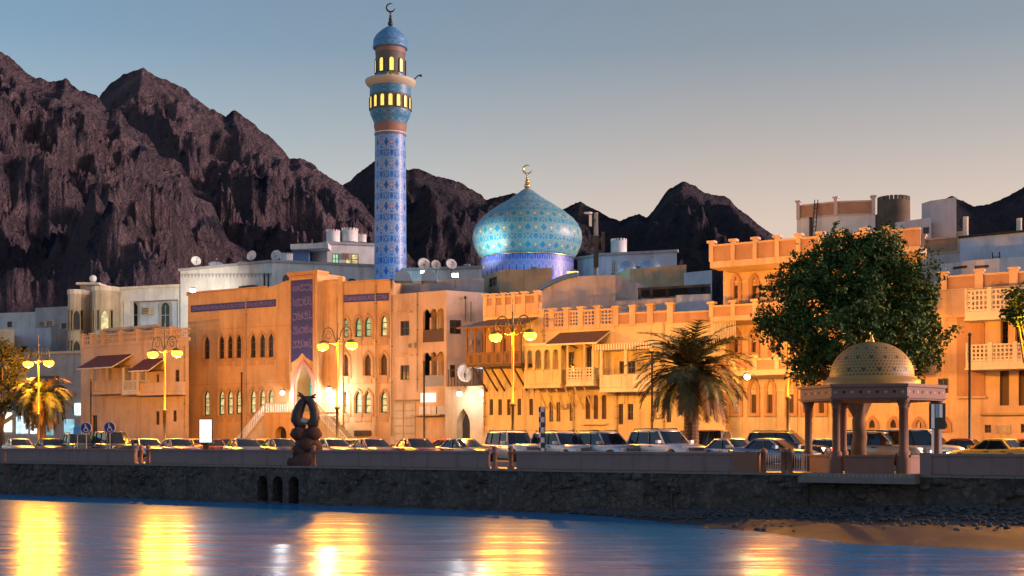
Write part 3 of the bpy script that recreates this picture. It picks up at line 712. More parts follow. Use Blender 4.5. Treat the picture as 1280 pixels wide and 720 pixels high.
# ------------------------------------------------------------------ tile work: dome and minaret
def tiles(name, base, base2, line, accent, cu, cv, glow=0):
    """glazed tile with mirrored scroll rings, dots and star motifs in the surface's own (around, up) coordinates"""
    m, n, b = nodes(name); uv = n.nodes.new('ShaderNodeUVMap'); s = n.nodes.new('ShaderNodeSeparateXYZ'); n.links.new(uv.outputs[0], s.inputs[0])
    U = mth(n, 'PINGPONG', mth(n, 'MULTIPLY', s.outputs[0], cu), .5); V0 = mth(n, 'MULTIPLY', s.outputs[1], cv); V = mth(n, 'PINGPONG', V0, .5)
    Vf = mth(n, 'FRACT', V0)
    def d(cx, cy, V_=V):
        a = mth(n, 'SUBTRACT', U, cx); c = mth(n, 'SUBTRACT', V_, cy)
        return mth(n, 'SQRT', mth(n, 'ADD', mth(n, 'MULTIPLY', a, a), mth(n, 'MULTIPLY', c, c)))
    def ringm(dd, r, w_): return mth(n, 'LESS_THAN', mth(n, 'ABSOLUTE', mth(n, 'SUBTRACT', dd, r)), w_)
    tot = None
    for cx, cy, r, w_ in ((.0, .0, .20, .035), (.5, .5, .24, .035), (.27, .30, .13, .03), (.27, .30, .045, .04), (.5, .12, .10, .03), (.08, .42, .09, .03)):
        q = ringm(d(cx, cy), r, w_); tot = q if tot is None else mth(n, 'MAXIMUM', tot, q)
    q = ringm(mth(n, 'SUBTRACT', U, mth(n, 'MULTIPLY', mth(n, 'SINE', mth(n, 'MULTIPLY', V0, 6.283)), .2)), .25, .03); tot = mth(n, 'MAXIMUM', tot, q)
    st = mth(n, 'LESS_THAN', mth(n, 'ADD', mth(n, 'ABSOLUTE', U), mth(n, 'MULTIPLY', mth(n, 'ABSOLUTE', mth(n, 'SUBTRACT', Vf, .5)), 1.1)), .13)
    nz = noi(n, .5, 4, .6, coord(n)); c = mixc(n, ramp(n, nz, [(.35, 0), (.65, 1)]), base, base2)
    c = mixc(n, tot, c, line); c = mixc(n, st, c, accent)
    n.links.new(c, b.inputs['Base Color']); setv(b, Roughness=.42); b.inputs['Specular IOR Level'].default_value = .4
    bump(n, b, tot, .12, .02); return m
T_shaft = tiles('minaret_tile', (.008, .06, .34), (.008, .15, .48), (.16, .28, .50), (.45, .24, .13), 9, 15)
T_dome = tiles('dome_tile', (.02, .27, .34), (.025, .19, .40), (.20, .33, .33), (.55, .45, .26), 22, 6)
T_drum = tiles('drum_tile', (.02, .05, .36), (.03, .09, .44), (.22, .24, .50), (.4, .34, .42), 40, 2)
T_cap = tiles('cap_tile', (.035, .13, .32), (.03, .17, .36), (.10, .24, .42), (.2, .3, .4), 16, 4)
T_gal = tiles('gallery_tile', (.02, .15, .32), (.02, .12, .28), (.05, .20, .34), (.3, .28, .22), 14, 2)
M_gallery = flat('gallery_dark', (.10, .09, .075), .6); M_band = flat('salmon_band', (.22, .12, .10), .6); M_cornice = flat('cream_cornice', (.46, .41, .32), .6)
M_lamp_y = emit('yellow_window', (1.0, .70, .10), .34, (.3, .3, .2), .25, 3)
def crescent(mb, c, r, m, th=.05):
    pts = []
    for i in range(17):
        t = R(60) + R(300) * i / 16; 
        pts.append((c.x + r * math.cos(t + R(0)), c.z + r * math.sin(t)))
    rows = []
    for i, (x, z) in enumerate(pts):
        t = i / 16; wd = r * .34 * math.sin(math.pi * t) ** .7 + .008; dx, dz = (x - c.x) / r, (z - c.z) / r
        rows.append([(x, c.y - th, z), (x - dx * wd, c.y - th * .6, z - dz * wd), (x - dx * wd, c.y + th * .6, z - dz * wd), (x, c.y + th, z)])
    mb.grid(rows, m, True, True); mb.face(rows[0], m); mb.face(rows[-1][::-1], m)
def finial(parent, c, zt, s_, m):
    mb = MB(); h = zt - c.z
    mb.tube([c, (c.x, c.y, c.z + h * .62)], .045 * s_, m, 8)
    for f_, r in ((.12, .24), (.30, .17), (.44, .12), (.55, .08)): mb.ball((c.x, c.y, c.z + h * f_), r * s_, m, 12, 8)
    crescent(mb, Vector((c.x, c.y, c.z + h * .80)), h * .2, m, .06 * s_)
    return mb.build('finial', parent)
# dome
Yd = 150; cd = G(659, Yd); K = Yd / F
prof = [(58.5, 337), (58.5, 325), (58.5, 324), (60, 321), (63.8, 315), (67, 307), (68.7, 297.5), (67.6, 289.5), (63.8, 281.5), (57, 273.5), (46.5, 265), (35, 257.5), (24, 250.5), (14.5, 244), (7.5, 238.5), (0.05, 234)]
dm = thing('mosque_dome', 'large turquoise tiled onion dome with golden crescent finial', 'dome', (*cd, 0))
zb = ZZ(345, Yd)
mb = MB(); mb.lathe([(64 * K, 0), (64 * K, ZZ(323, Yd))], T_drum, (*cd, 0), 64, True, False, False)
me_rows = None
mb2 = MB(); mb2.lathe([(58.2 * K, 14.0), (58.2 * K, ZZ(324, Yd))], T_drum, (*cd, 0), 72, True, True, True); mb2.lathe([(59.2 * K, ZZ(324.6, Yd)), (59.8 * K, ZZ(323.8, Yd)), (58.4 * K, ZZ(323.2, Yd))], M_gold, (*cd, 0), 64, True, False, False)
mb2.lathe([(70 * K, 0), (70 * K, 14.0), (58 * K, 14.2)], M_white, (*cd, 0), 8, False, False, True); mb2.build('drum', dm)
mb = MB(); mb.lathe([(r * K, ZZ(py, Yd)) for r, py in prof[2:]], T_dome, (*cd, 0), 88, True, True, False); mb.build('shell', dm)
finial(dm, Vector((*cd, ZZ(236, Yd))), ZZ(206, Yd), 1.5, M_gold)
def flood(px, py, Y, aim, power, col, label, spot=70, vis=None, emis=4, size=.35):
    c = Vector((*G(px, Y), ZZ(py, Y))); aim = Vector(aim)
    t = thing('floodlight', label, 'floodlight', c, 'floodlights on the roofs')
    q = (aim - c).to_track_quat('Z', 'Y').to_matrix().to_4x4()
    mb = MB(); mb.T = Matrix.Translation(c) @ q; mb.box(-size, size, -size * .7, size * .7, -.25, .0, M_grey); mb.build('housing', t)
    mb = MB(); mb.T = Matrix.Translation(c) @ q; mb.box(-size * .9, size * .9, -size * .6, size * .6, .0, .03, emit('flood_glass', col, emis)); mb.build('lens', t)
    mb = MB(); mb.tube([c + Vector((0, 0, -1.2)), c - (q @ Vector((0, 0, .2)))], .05, M_metal, 6); mb.build('mount', t)
    lamp_light('lamp_light', c + (q @ Vector((0, 0, .12))), power, col, .2, spot, aim, .8, t)
cz = Vector((*cd, ZZ(290, Yd)))
flood(584, 332.5, 141, cz + Vector((-4.5, 0, 2)), 1200, (.95, 1.0, .88), 'floodlight on the grey roof at the left foot of the blue dome', 80, emis=2)
flood(667, 336, 136, cz + Vector((0, 0, -1)), 330, (.12, .75, 1.0), 'floodlight on the beige roof in front of the blue dome', 90, emis=.6)
flood(716, 340, 137, cz + Vector((3, 0, -1)), 150, (.25, .5, 1.0), 'floodlight on the roof at the right foot of the blue dome', 85, emis=.6)
# minaret
Ym = 141; cm = G(488, Ym); K = Ym / F
mn = thing('minaret', 'tall round minaret in blue and white tiles with lit gallery windows', 'minaret', (*cm, 0))
mb = MB(); mb.lathe([(21.2 * K, 0), (19.2 * K, ZZ(168, Ym))], T_shaft, (*cm, 0), 48, True, True, True); mb.build('shaft', mn)
mb = MB(); mb.lathe([(19.8 * K, ZZ(170, Ym)), (19.8 * K, ZZ(166, Ym)), (18.8 * K, ZZ(165, Ym)), (20.4 * K, ZZ(160, Ym)), (20.6 * K, ZZ(156, Ym)), (19 * K, ZZ(155, Ym))], M_band, (*cm, 0), 40); mb.lathe([(20.2 * K, ZZ(168, Ym)), (20.2 * K, ZZ(167.2, Ym))], M_whitef, (*cm, 0), 40); mb.build('shaft_collar', mn)
mb = MB(); mb.lathe([(20 * K, ZZ(157, Ym)), (20.4 * K, ZZ(154, Ym)), (22.5 * K, ZZ(149, Ym)), (25.2 * K, ZZ(143, Ym)), (25.4 * K, ZZ(140, Ym))], T_gal, (*cm, 0), 40, True, True, True); mb.build('gallery_corbel', mn)
mb = MB(); mb.lathe([(25.4 * K, ZZ(140, Ym)), (25.4 * K, ZZ(111, Ym))], M_gallery, (*cm, 0), 40); mb.lathe([(25.7 * K, ZZ(121, Ym)), (25.7 * K, ZZ(110, Ym))], T_gal, (*cm, 0), 40, True, True); mb.build('lower_gallery', mn)
def arcs(par, r, py0, py1, npx, half, offs=0.0):
    for i in range(npx):
        t = 2 * math.pi * (i + offs) / npx; cx, cy = cm.x + r * math.cos(t), cm.y + r * math.sin(t)
        tx, ty = -math.sin(t), math.cos(t)
        f = Fr((cx - tx * half, cy - ty * half), (cx + tx * half, cy + ty * half))
        if f.e.dot(Vector((math.cos(t), math.sin(t)))) > 0: f = Fr(f.b, f.o)
        ol = arch(0, 2 * half, ZZ(py1, Ym), ZZ(py0, Ym), 'round', 5)
        mb = MB(); ring(mb, f, inset(ol, -.07), .07, -.10, .05, M_gallery, ol); o = mb.build('window', par); mb = MB(); panel(mb, f, ol, -.04, M_lamp_y); mb.build('pane', o)
arcs(mn, 25.4 * K, 123.5, 138, 16, .21, .25)
mb = MB(); mb.lathe([(24 * K, ZZ(111, Ym)), (26 * K, ZZ(110, Ym)), (30.5 * K, ZZ(105.5, Ym)), (31.5 * K, ZZ(103, Ym)), (31.5 * K, ZZ(101.5, Ym)), (18 * K, ZZ(101.5, Ym))], M_cornice, (*cm, 0), 44); mb.build('balcony', mn)
mb = MB(); mb.lathe([(18.4 * K, ZZ(102, Ym)), (18.2 * K, ZZ(66, Ym))], T_gal, (*cm, 0), 40, True, True); mb.lathe([(18.5 * K, ZZ(94, Ym)), (18.5 * K, ZZ(66, Ym))], M_gallery, (*cm, 0), 40); mb.lathe([(18.9 * K, ZZ(68, Ym)), (18.9 * K, ZZ(60, Ym))], M_band, (*cm, 0), 40); mb.build('upper_gallery', mn)
arcs(mn, 18.5 * K, 76.5, 93, 9, .23, .0)
mb = MB()
prof = [(19.6, 62), (21.8, 61), (22, 58), (20.8, 57), (21.6, 53), (20.8, 49.5), (18, 45), (13.5, 40.5), (8, 36), (3.4, 33.4), (.05, 32)]
mb.lathe([(r * K, ZZ(py, Ym)) for r, py in prof], T_cap, (*cm, 0), 48, True, True, False); mb.build('cap_dome', mn)
finial(mn, Vector((*cm, ZZ(33, Ym))), ZZ(4, Ym), 1.25, M_metal)
for k, (px, py, dy) in enumerate([(489, 99, -18.6), (497, 99.5, -17)]):
    mb = MB(); c = Vector((G(px, Ym).x, cm.y + dy * K - .15, ZZ(py, Ym))); mb.T = Matrix.Translation(c) @ Matrix.Rotation(R(90), 4, 'X'); mb.lathe([(.10, -.5), (.14, -.2), (.36, .12), (.38, .14), (.28, .1), (.05, -.1)], M_gold, n=16); mb.build('loudspeaker', mn)
mb = MB(); c = Vector((cm.x + 29 * K, cm.y, ZZ(104, Ym) + .35)); mb.tube([c, c + Vector((.5, 0, .5)), c + Vector((.9, -.1, .45))], [.06, .07, .16], M_metal, 8); mb.build('lamp_bracket', mn)
for dx, dy, pw, cl, pz in ((-3.2, -9, 130, (.35, .62, 1.0), 22), (3.0, -8, 115, (.30, .85, 1.0), 20)):
    b_ = Vector((cm.x + dx, cm.y + dy, 16.9)); flood(640 + b_.x / b_.y * F, HY - (b_.z - EYE) * F / b_.y, b_.y, (cm.x, cm.y, pz), pw, cl, 'small floodlight on the mosque roof aimed at the minaret, ' + ('left one' if dx < 0 else 'right one'), 95, emis=.6, size=.2)
lamp_light('gallery_light', (cm.x, cm.y - 2.7, ZZ(108, Ym)), 60, (1, .8, .5), .2, parent=mn) if False else None
# ------------------------------------------------------------------ town houses, left to right
def house(name, label, cat, pts, z1, m, fronts, holes={}, depth=12, mroof=None, z0=0):
    """pts: plan points of the visible front, left to right; fronts get their openings from holes[i]"""
    d = (Vector(pts[-1]) - Vector(pts[0])).normalized(); e = Vector((-d.y, d.x))
    allp = [Vector(p) for p in pts] + [Vector(pts[-1]) * (1 + depth / Vector(pts[-1]).length), Vector(pts[0]) * (1 + depth / Vector(pts[0]).length)]   # side walls run back along the lot lines
    t = thing(name, label, cat, (*((allp[0] + allp[len(pts) - 1]) / 2), z0))
    mb = MB(); frs = [Fr(pts[i], pts[i + 1]) for i in range(len(pts) - 1)]
    solid(mb, allp, z0, z1, m, mroof or M_greyw, range(len(pts) - 1))
    for i, f in enumerate(frs): wall(mb, f, [(0, z0), (f.L, z0), (f.L, z1), (0, z1)], holes[i] if i in holes else [], m)
    t['_frs'] = 0
    del t['_frs']
    return t, frs, mb
def cornice(mb, fr, z, h=.25, d=.2, m=None, a=0, b=0): fbox(mb, fr, -d + a, fr.L + d + b, -d, .25, z - h, z, m)
def quickhouse(name, label, cat, pts, ztop, m, wins=(), depth=12, cor=None, z0=0, gl=None, fm=None):
    """wins: (front index, px, half, top, bottom, kind, lit)"""
    frs = [Fr(pts[i], pts[i + 1]) for i in range(len(pts) - 1)]; holes = {}
    for w_ in wins: holes.setdefault(w_[0], []).append(pxwin(frs[w_[0]], *w_[1:6]))
    t, frs, mb = house(name, label, cat, pts, ztop, m, None, holes, depth, None, z0)
    if cor:
        for i, f in enumerate(frs): cornice(mb, f, ztop + .12, .3, .18, cor, .02 * i, -.02 * i)
    mb.build('wall', t)
    for w_ in wins:
        f = frs[w_[0]]; window(t, f, pxwin(f, *w_[1:6]), fm or M_brownf, w_[6] if len(w_) > 6 and w_[6] else (gl or M_glass), .14, .08, (1, 1) if w_[5] == 'rect' else (0, 2))
    return t, frs
# far left houses
Y = 205; quickhouse('white_house', 'plain white house at the foot of the mountain, farthest left', 'house', [G(-60, Y), G(46, Y - 4)], ZZ(393, Y), M_white, [(0, 12, 3, 402, 409, 'rect')])
Y = 196; t, f = quickhouse('grey_house', 'flat grey house with two air conditioners left of the cream villa', 'house', [G(44, Y), G(92, Y - 3)], ZZ(385, Y), M_greyw, [(0, 80, 3, 404, 411, 'rect')])
ac_unit(t, f[0], 56, 405, 9, 5.5); ac_unit(t, f[0], 66, 404, 8, 5.5)
Y = 182; quickhouse('blue_house', 'low bluish house below the flat grey one', 'house', [G(16, Y), G(64, Y - 2), G(90, Y + 3)], ZZ(411, Y), M_bluew, [(0, 30, 4, 433, 440, 'rect')])
Y = 172; quickhouse('cream_house', 'cream house corner at the left edge behind the trees', 'house', [G(-60, Y), G(18, Y)], ZZ(411, Y), M_cream)
Y = 156; t, f = quickhouse('shop_building', 'low shop building with lit shop fronts behind the left palm', 'shop', [G(-70, Y), G(104, Y - 9)], ZZ(443, Y - 4), M_greyw, [(0, 60, 14, 470, 500, 'rect')], 14, M_cream)
for i, (x0, x1, y0, y1, e_) in enumerate([(-30, 14, 516, 540, 5), (20, 34, 520, 542, 3), (38, 48, 518, 542, 4), (58, 66, 522, 544, 1.2), (80, 92, 524, 544, 1.5), (93, 106, 504, 519, 4)]):
    mb = MB(); u0, zz0 = f[0].uz(x0, y1, -.12); u1, zz1 = f[0].uz(x1, y0, -.12); fbox(mb, f[0], u0, u1, -.12, -.02, zz0, zz1, emit('shop_light', [(1, .9, .6), (.6, .85, 1), (.95, .95, .85), (.25, .75, .9), (.35, .8, 1), (.6, 1, .9)][i], e_ * .16, (.3, .3, .3), .6, 1.2)); mb.build('shop_window', t)
mb = MB()
ftube(mb, f[0], [(f[0].uz(4 + 88 * (i / 12), 540 - 40 * math.sin(.25 + 1.3 * i / 12), -.3)[0], -.3, f[0].uz(4, 540 - 46 * math.sin(.25 + 1.3 * i / 12), -.3)[1]) for i in range(13)], .28, M_cream); mb.build('arched_band', t)
# cream villa with turrets
Yv = 166
t, f = quickhouse('cream_villa', 'tall cream villa with round corner bays and white recessed front', 'villa', [G(90, Yv + 3), G(146, Yv), G(239, Yv - 4)], ZZ(357.5, Yv - 2), M_cream, [], 16)
fv = f[1]; fvs = f[0]
def bay(px0, px1, top, Yb, wl):
    a, b = G(px0, Yb), G(px1, Yb); c = (a + b) / 2; r = (b.x - a.x) / 2; c.y += r * .55; zt = ZZ(top, Yb)
    pts = [(c.x + r * math.cos(t_), c.y + r * math.sin(t_)) for t_ in [R(180 + 30 * i) for i in range(7)]]
    mb = MB(); mb.prism(pts + [(c.x + r, c.y + r), (c.x - r, c.y + r)], 0, zt, M_cream); q = [(c.x + (p[0] - c.x) * 1.07, c.y + (p[1] - c.y) * 1.07) for p in pts]
    mb.prism(q + [(c.x + r * 1.07, c.y + r), (c.x - r * 1.07, c.y + r)], zt - .5, zt + .1, M_trimw); o = mb.build('bay', t)
    fr = {k: Fr(pts[k], pts[k + 1]) for k in range(6)}
    for (k, y0, y1, hw, lit) in wl:
        f_ = fr[k]; Yk = (f_.o.y + f_.b.y) / 2; ol = arch(f_.L / 2 - hw, f_.L / 2 + hw, ZZ(y1, Yk), ZZ(y0, Yk), 'pointed' if hw > .3 else 'rect')
        mb = MB(); ring(mb, f_, inset(ol, -.12), .14, -.1, 0.02, M_sand, ol); w_ = mb.build('bay_window', o); panel_ = MB(); panel(panel_, f_, ol, -.03, lit or M_glass); panel_.build('pane', t)
wl = lambda L: [(k, y0, y1, hw, (L if (k == 3 and y0 < 400) else None)) for (y0, y1) in ((388, 412), (426, 450)) for (k, hw) in ((1, .14), (2, .14), (3, .42), (4, .14))]
for p_, q_, top_, Yb_, L_ in ((83, 106, 363, Yv - .5, None), (113, 145, 359, Yv - 4, M_lit)): bay(p_, q_, top_, Yb_, wl(L_))
mb = MB(); a = G(100, Yv + 2); b = G(121, Yv + 2); mb.prism([(a.x, a.y), (b.x, b.y), (b.x, b.y + 6), (a.x, a.y + 6)], 0, ZZ(353, Yv), M_cream); mb.prism([(a.x - .4, a.y - .4), (b.x + .4, b.y - .4), (b.x + .4, b.y + 6), (a.x - .4, a.y + 6)], ZZ(354, Yv), ZZ(351, Yv), M_trimw); mb.ball((b.x - .5, b.y, ZZ(346, Yv)), .5, M_dish, 10, 6); mb.build('stair_tower', t)
mb = MB(); w0, zb = fv.uz(159, 425); w1, zt = fv.uz(225, 376); fbox(mb, fv, 0.03, fv.L, -1.6, 0, zt, ZZ(358, Yv - 4), M_white); fbox(mb, fv, 0.03, fv.L, -1.9, .2, ZZ(360, Yv - 4), ZZ(357, Yv - 4), M_trimw)
for px in (150, 158.5): u = fv.U(px, -1.5); fbox(mb, fv, u - .45, u + .45, -1.55, -.65, 8, zt, M_white)
u = fv.U(225, -1.5); fbox(mb, fv, u - .3, u + 1.5, -1.55, -.0, 8, zt, M_white); fbox(mb, fv, 1.0, fv.L, -.05, -.002, 8, zt, M_bluew); mb.build('portico', t)
for px in (167.5, 207.5, 230):
    hw = 6.3 if px < 220 else 2.6; ol = pxwin(fv, px, hw, 377, 411, 'round'); mb = MB(); ring(mb, fv, inset(ol, -.2), .24, -.3, -.05, M_greyw, ol); mb.build('window_surround', t); window(t, fv, ol, M_greyw, M_glass, -.1, .14, (1, 1))
ac_unit(t, fv, 187.5, 389, 12, 8, -.6)
c_ = fv.pt(fv.U(190), -1.0, zt - .4); 
# balcony house
ph = [G(101, 138.5), G(236, 127.9)]; fb = Fr(*ph); zt = fb.Z(160, 431)
bw = [(0, 197, 1.7, 468, 479, 'rect'), (0, 221.5, 2.6, 462, 478, 'rect'), (0, 197, 2.2, 514, 531, 'rect'), (0, 205, 2.0, 514, 530, 'rect'), (0, 218.5, 2.2, 513, 527, 'rect'), (0, 118.5, 3.0, 519, 546, 'rect')]
t, f = quickhouse('balcony_house', 'peach house with two dark red awnings over its balconies and stepped roof railings', 'house', ph, zt, M_peach, bw, 11)
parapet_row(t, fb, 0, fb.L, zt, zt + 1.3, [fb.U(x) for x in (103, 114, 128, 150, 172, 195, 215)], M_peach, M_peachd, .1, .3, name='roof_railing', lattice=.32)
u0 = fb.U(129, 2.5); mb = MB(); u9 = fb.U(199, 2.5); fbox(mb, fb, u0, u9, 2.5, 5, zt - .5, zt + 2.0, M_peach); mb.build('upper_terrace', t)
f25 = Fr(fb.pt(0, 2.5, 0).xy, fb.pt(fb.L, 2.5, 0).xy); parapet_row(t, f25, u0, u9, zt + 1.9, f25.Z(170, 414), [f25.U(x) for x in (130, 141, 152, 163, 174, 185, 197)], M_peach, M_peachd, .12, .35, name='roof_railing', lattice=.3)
def awning(fr, xa, xb, yt, yb, d, nm='awning', mat=M_redroof, par=None, th=.14, side=.8):
    ua, zt_ = fr.uz(xa, yt); ub, _ = fr.uz(xb, yt); zb_ = zt_ - (yb - yt) / 10 * .0
    mb = MB(); mb.T = fr.M; zl = fr.Z((xa + xb) / 2, yb, -d)
    A = [(ua, 0, zt_), (ub, 0, zt_), (ub, -d, zl), (ua, -d, zl)]
    mb.face([A[3], A[2], A[1], A[0]], mat); mb.face([(p[0], p[1], p[2] - th) for p in A], M_wood)
    for i in range(4): p, q = A[i], A[(i + 1) % 4]; mb.face([p, q, (q[0], q[1], q[2] - th), (p[0], p[1], p[2] - th)], M_trimw)
    mb.T = None; o = mb.build(nm, par)
    for i in range(4):
        mb = MB(); u = ua + (ub - ua) * (i + .15) / 3.3; ftube(mb, fr, [(u, -.05, zt_ - 1.3), (u, -d * .8, zl + (zt_ - zl) * .2 - th)], .05, M_wood); mb.build('awning_brace', o)
    return o
awning(fb, 122, 166, 445, 458, 2.6, par=t); awning(fb, 180, 206, 449, 462, 2.0, par=t)
def balcony(par, fr, xa, xb, yt, yb, d, m, mrail, posts=(), ptop=None, style='bars', sl=.22, pr=.09, mpost=None, nm='balcony'):
    """projecting slab + railing (+ posts up to ptop) in one part, the railing a sub-part"""
    ua, zt_ = fr.uz(xa, yt, -d); ub, _ = fr.uz(xb, yt, -d); zb_ = fr.Z((xa + xb) / 2, yb, -d)
    mb = MB(); fbox(mb, fr, ua, ub, -d, 0, zb_ - sl, zb_, m); fbox(mb, fr, ua - .06, ub + .06, -d - .06, 0.05, zb_ - sl - .1, zb_ - sl + .02, m)
    for p in posts: u = fr.uz(p, yt, -d)[0]; fbox(mb, fr, u - pr, u + pr, -d + .02, -d + .02 + 2 * pr, zb_, fr.Z(p, ptop, -d) if ptop else zt_ + .15, mpost or m)
    o = mb.build(nm, par); mb = MB(); h = zt_ - zb_
    for (a, b, side) in ((ua, ub, 0), (-d, 0, 1), (-d, 0, 2)):
        def bx(x0, x1, y0, y1, z0, z1, mm):
            if side == 0: fbox(mb, fr, x0, x1, -d + y0, -d + y1, z0, z1, mm)
            elif side == 1: fbox(mb, fr, ua + y0 + .003, ua + y1 + .003, x0 + .1, x1, z0, z1, mm)
            else: fbox(mb, fr, ub - y1 - .003, ub - y0 - .003, x0 + .1, x1, z0, z1, mm)
        bx(a, b, .02, .14, zt_ - .1, zt_, mrail); bx(a, b, .03, .13, zb_ + .02, zb_ + .14, mrail)
        if style == 'solid':
            bx(a, b, .06, .10, zb_ + .14, zt_ - .1, mrail); k = max(1, round((b - a) / .9))
            for i in range(k + 1): x = a + (b - a) * i / k; bx(max(a, x - .06), min(b, x + .06), .035, .125, zb_ + .14, zt_ - .1, m)
        elif style == 'lattice':
            k = max(2, round((b - a) / .26))
            for i in range(k): x = a + (b - a) * (i + .5) / k; bx(x - .055, x + .055, .05, .11, zb_ + .14, zt_ - .1, mrail)
            for j in range(1, 4): bx(a, b, .045, .115, zb_ + h * j / 4 - .05, zb_ + h * j / 4 + .05, mrail)
            kk = max(1, round((b - a) / 1.6))
            for i in range(kk + 1): x = a + (b - a) * i / kk; bx(max(a, x - .12), min(b, x + .12), .0, .17, zb_, zt_ + .12, m)
        else:
            k = max(2, round((b - a) / .2))
            for i in range(k + 1): x = a + (b - a) * i / k; bx(x - .03, x + .03, .06, .1, zb_ + .14, zt_ - .1, mrail)
    mb.build('railing', o); return o
balcony(t, fb, 112, 152, 477, 489, 1.3, M_peach, M_peach, (113, 132), 458, 'solid'); balcony(t, fb, 152.6, 171, 476, 489.5, 1.6, M_trimw, M_whitef, (153, 171), 460); balcony(t, fb, 171.6, 221, 479, 490, 1.2, M_peach, M_peach, (), None, 'solid')
for px in (160, 178): ol = pxwin(fb, px, 5 if px < 170 else 4, 458, 486, 'round'); mb = MB(); ring(mb, fb, inset(ol, -.15), .18, -.1, .03, M_trimw, ol); panel(mb, fb, ol, -.012, M_sand); mb.build('blind_arch', t)
# plain plaster apartment house
pa = [G(487.5, 121.3), G(558, 117.6), G(608, 119.9)]; za = Fr(*pa[:2]).Z(530, 365)
fa, fs2 = Fr(pa[0], pa[1]), Fr(pa[1], pa[2])
aw = [(0, 506, 5.6, 401, 419.5, 'rect', None), (0, 506, 5.6, 456.5, 474.7, 'rect', None), (1, 569.5, 7.4, 400, 417.5, 'rect', None), (1, 566, 3.4, 456, 472, 'rect', None)]
t = thing('apartment_house', 'plain orange plaster house with triple arch loggias beside the mosque', 'house', (*pa[1], 0))
holes = {0: [pxwin(fa, *w_[1:6]) for w_ in aw if w_[0] == 0], 1: [pxwin(fs2, *w_[1:6]) for w_ in aw if w_[0] == 1]}
def loggia(y0, y1, yr):
    u0, z0 = fa.uz(528.5, y1); u1, z1 = fa.uz(555, y0); z0 = fa.Z(541, y1); z1 = fa.Z(541, y0); w_ = (u1 - u0) / 3; ol = [(u0, z0), (u1, z0)]
    for i in (2, 1, 0):
        c = u0 + w_ * (i + .5); ol += [(c + w_ * .46 * math.cos(math.pi * k / 8), z1 - w_ * .46 + w_ * .46 * math.sin(math.pi * k / 8)) for k in range(9)]
    return ol, fa.Z(541, yr)
L1, zr1_ = loggia(386, 427.5, 412); L2, zr2_ = loggia(440, 483, 469)
holes[0] += [L1, L2]
for px, w_ in ((499, 6), (512, 6.2)): pass
d = (pa[1] - pa[0]).normalized(); e = Vector((-d.y, d.x))
mb = MB(); solid(mb, [Vector(p) for p in pa] + [pa[2] + e * 12, pa[0] + e * 12], 0, za, M_peach, M_greyw, (0, 1))
wall(mb, fa, [(0, 0), (fa.L, 0), (fa.L, za), (0, za)], holes[0], M_peach, .3); wall(mb, fs2, [(0, 0), (fs2.L, 0), (fs2.L, za), (0, za)], holes[1], M_pinkw, .25)
for L in (L1, L2):
    u0 = min(p[0] for p in L); u1 = max(p[0] for p in L); z0 = min(p[1] for p in L); z1 = max(p[1] for p in L); fbox(mb, fa, u0 - .3, u1 + .3, 1.7, 1.8, z0 - .3, z1 + .3, M_peach)
    for i in (1, 2): u = u0 + (u1 - u0) * i / 3; ftube(mb, fa, [(u, .15, z0), (u, .15, z1 - .8)], .1, M_peach)
for y_ in (392, 446): u0, z_ = fa.uz(495, y_); fbox(mb, fa, u0, fa.U(515), -.28, 0, z_, z_ + .1, M_peach)
mb.build('wall', t)
for i, (L, zr, mm) in enumerate(((L1, zr1_, M_brownf), (L2, zr2_, M_grey))):
    u0 = min(p[0] for p in L); u1 = max(p[0] for p in L); z0 = min(p[1] for p in L); mb = MB(); fbox(mb, fa, u0 + .02, u1 - .02, .04, .12, z0, zr, mm); mb.build('loggia_railing', t)
for w_ in aw: window(t, (fa, fs2)[w_[0]], pxwin((fa, fs2)[w_[0]], *w_[1:6]), M_brownf, M_glass, .14, .1, (1, 1))
for x0, x1 in ((493.5, 504.5), (506, 519.5)):
    mb = MB(); u0, u1 = fa.U(x0), fa.U(x1); z1 = fa.Z(506, 503); fbox(mb, fa, u0, u1, -.05, 0, .05, z1, M_sand)
    for i in range(7): fbox(mb, fa, u0 + .04, u1 - .04, -.075, -.05, .1 + (z1 - .1) * i / 7, .1 + (z1 - .1) * (i + .8) / 7, M_cream)
    mb.build('shutter_door', t)
mb = MB(); u0, u1 = fa.U(521), fa.U(557); z1 = fa.Z(540, 519.5, -.9); fbox(mb, fa, u0, u1, -.9, 0, z1, z1 + .1, M_sand); fbox(mb, fa, fa.U(494), fa.U(526), -.5, 0, fa.Z(510, 501), fa.Z(510, 499.5), M_sand); mb.build('canopy_slab', t)
mb = MB(); u0, z0 = fa.uz(526, 503, -.3); u1, z1 = fa.uz(543, 491, -.3); fbox(mb, fa, u0, u1, -.35, -.02, z0, z1, emit('sign_white', (1, .95, .8), .22, (.6, .6, .6))); mb.build('lit_sign_box', t)
for x0, x1, y0, y1 in ((524, 538, 508, 518), (540, 557, 508, 519)): mb = MB(); u0, z0 = fa.uz(x0, y1); u1, z1 = fa.uz(x1, y0); fbox(mb, fa, u0, u1, -.04, 0, z0, z1, M_white); fbox(mb, fa, u0 + .5, u0 + .62, -.06, 0, z0, z1, M_brownf); mb.build('shop_shutter', t)
for px, yt in ((580, 372), (587, 377)):
    c = fs2.pt(fs2.U(px), -.25, 0); mb = MB(); zt_ = ZZ(yt, c.y); mb.tube([(c.x, c.y, ZZ(402, c.y)), (c.x, c.y, zt_)], .035, M_metal, 6); mb.tube([(c.x, c.y + .3, ZZ(400, c.y)), (c.x, c.y, ZZ(400, c.y))], .03, M_metal, 5)
    if px == 580: mb.ball((c.x, c.y, zt_), .14, M_metal, 8, 6)
    mb.build('antenna_pole', t)
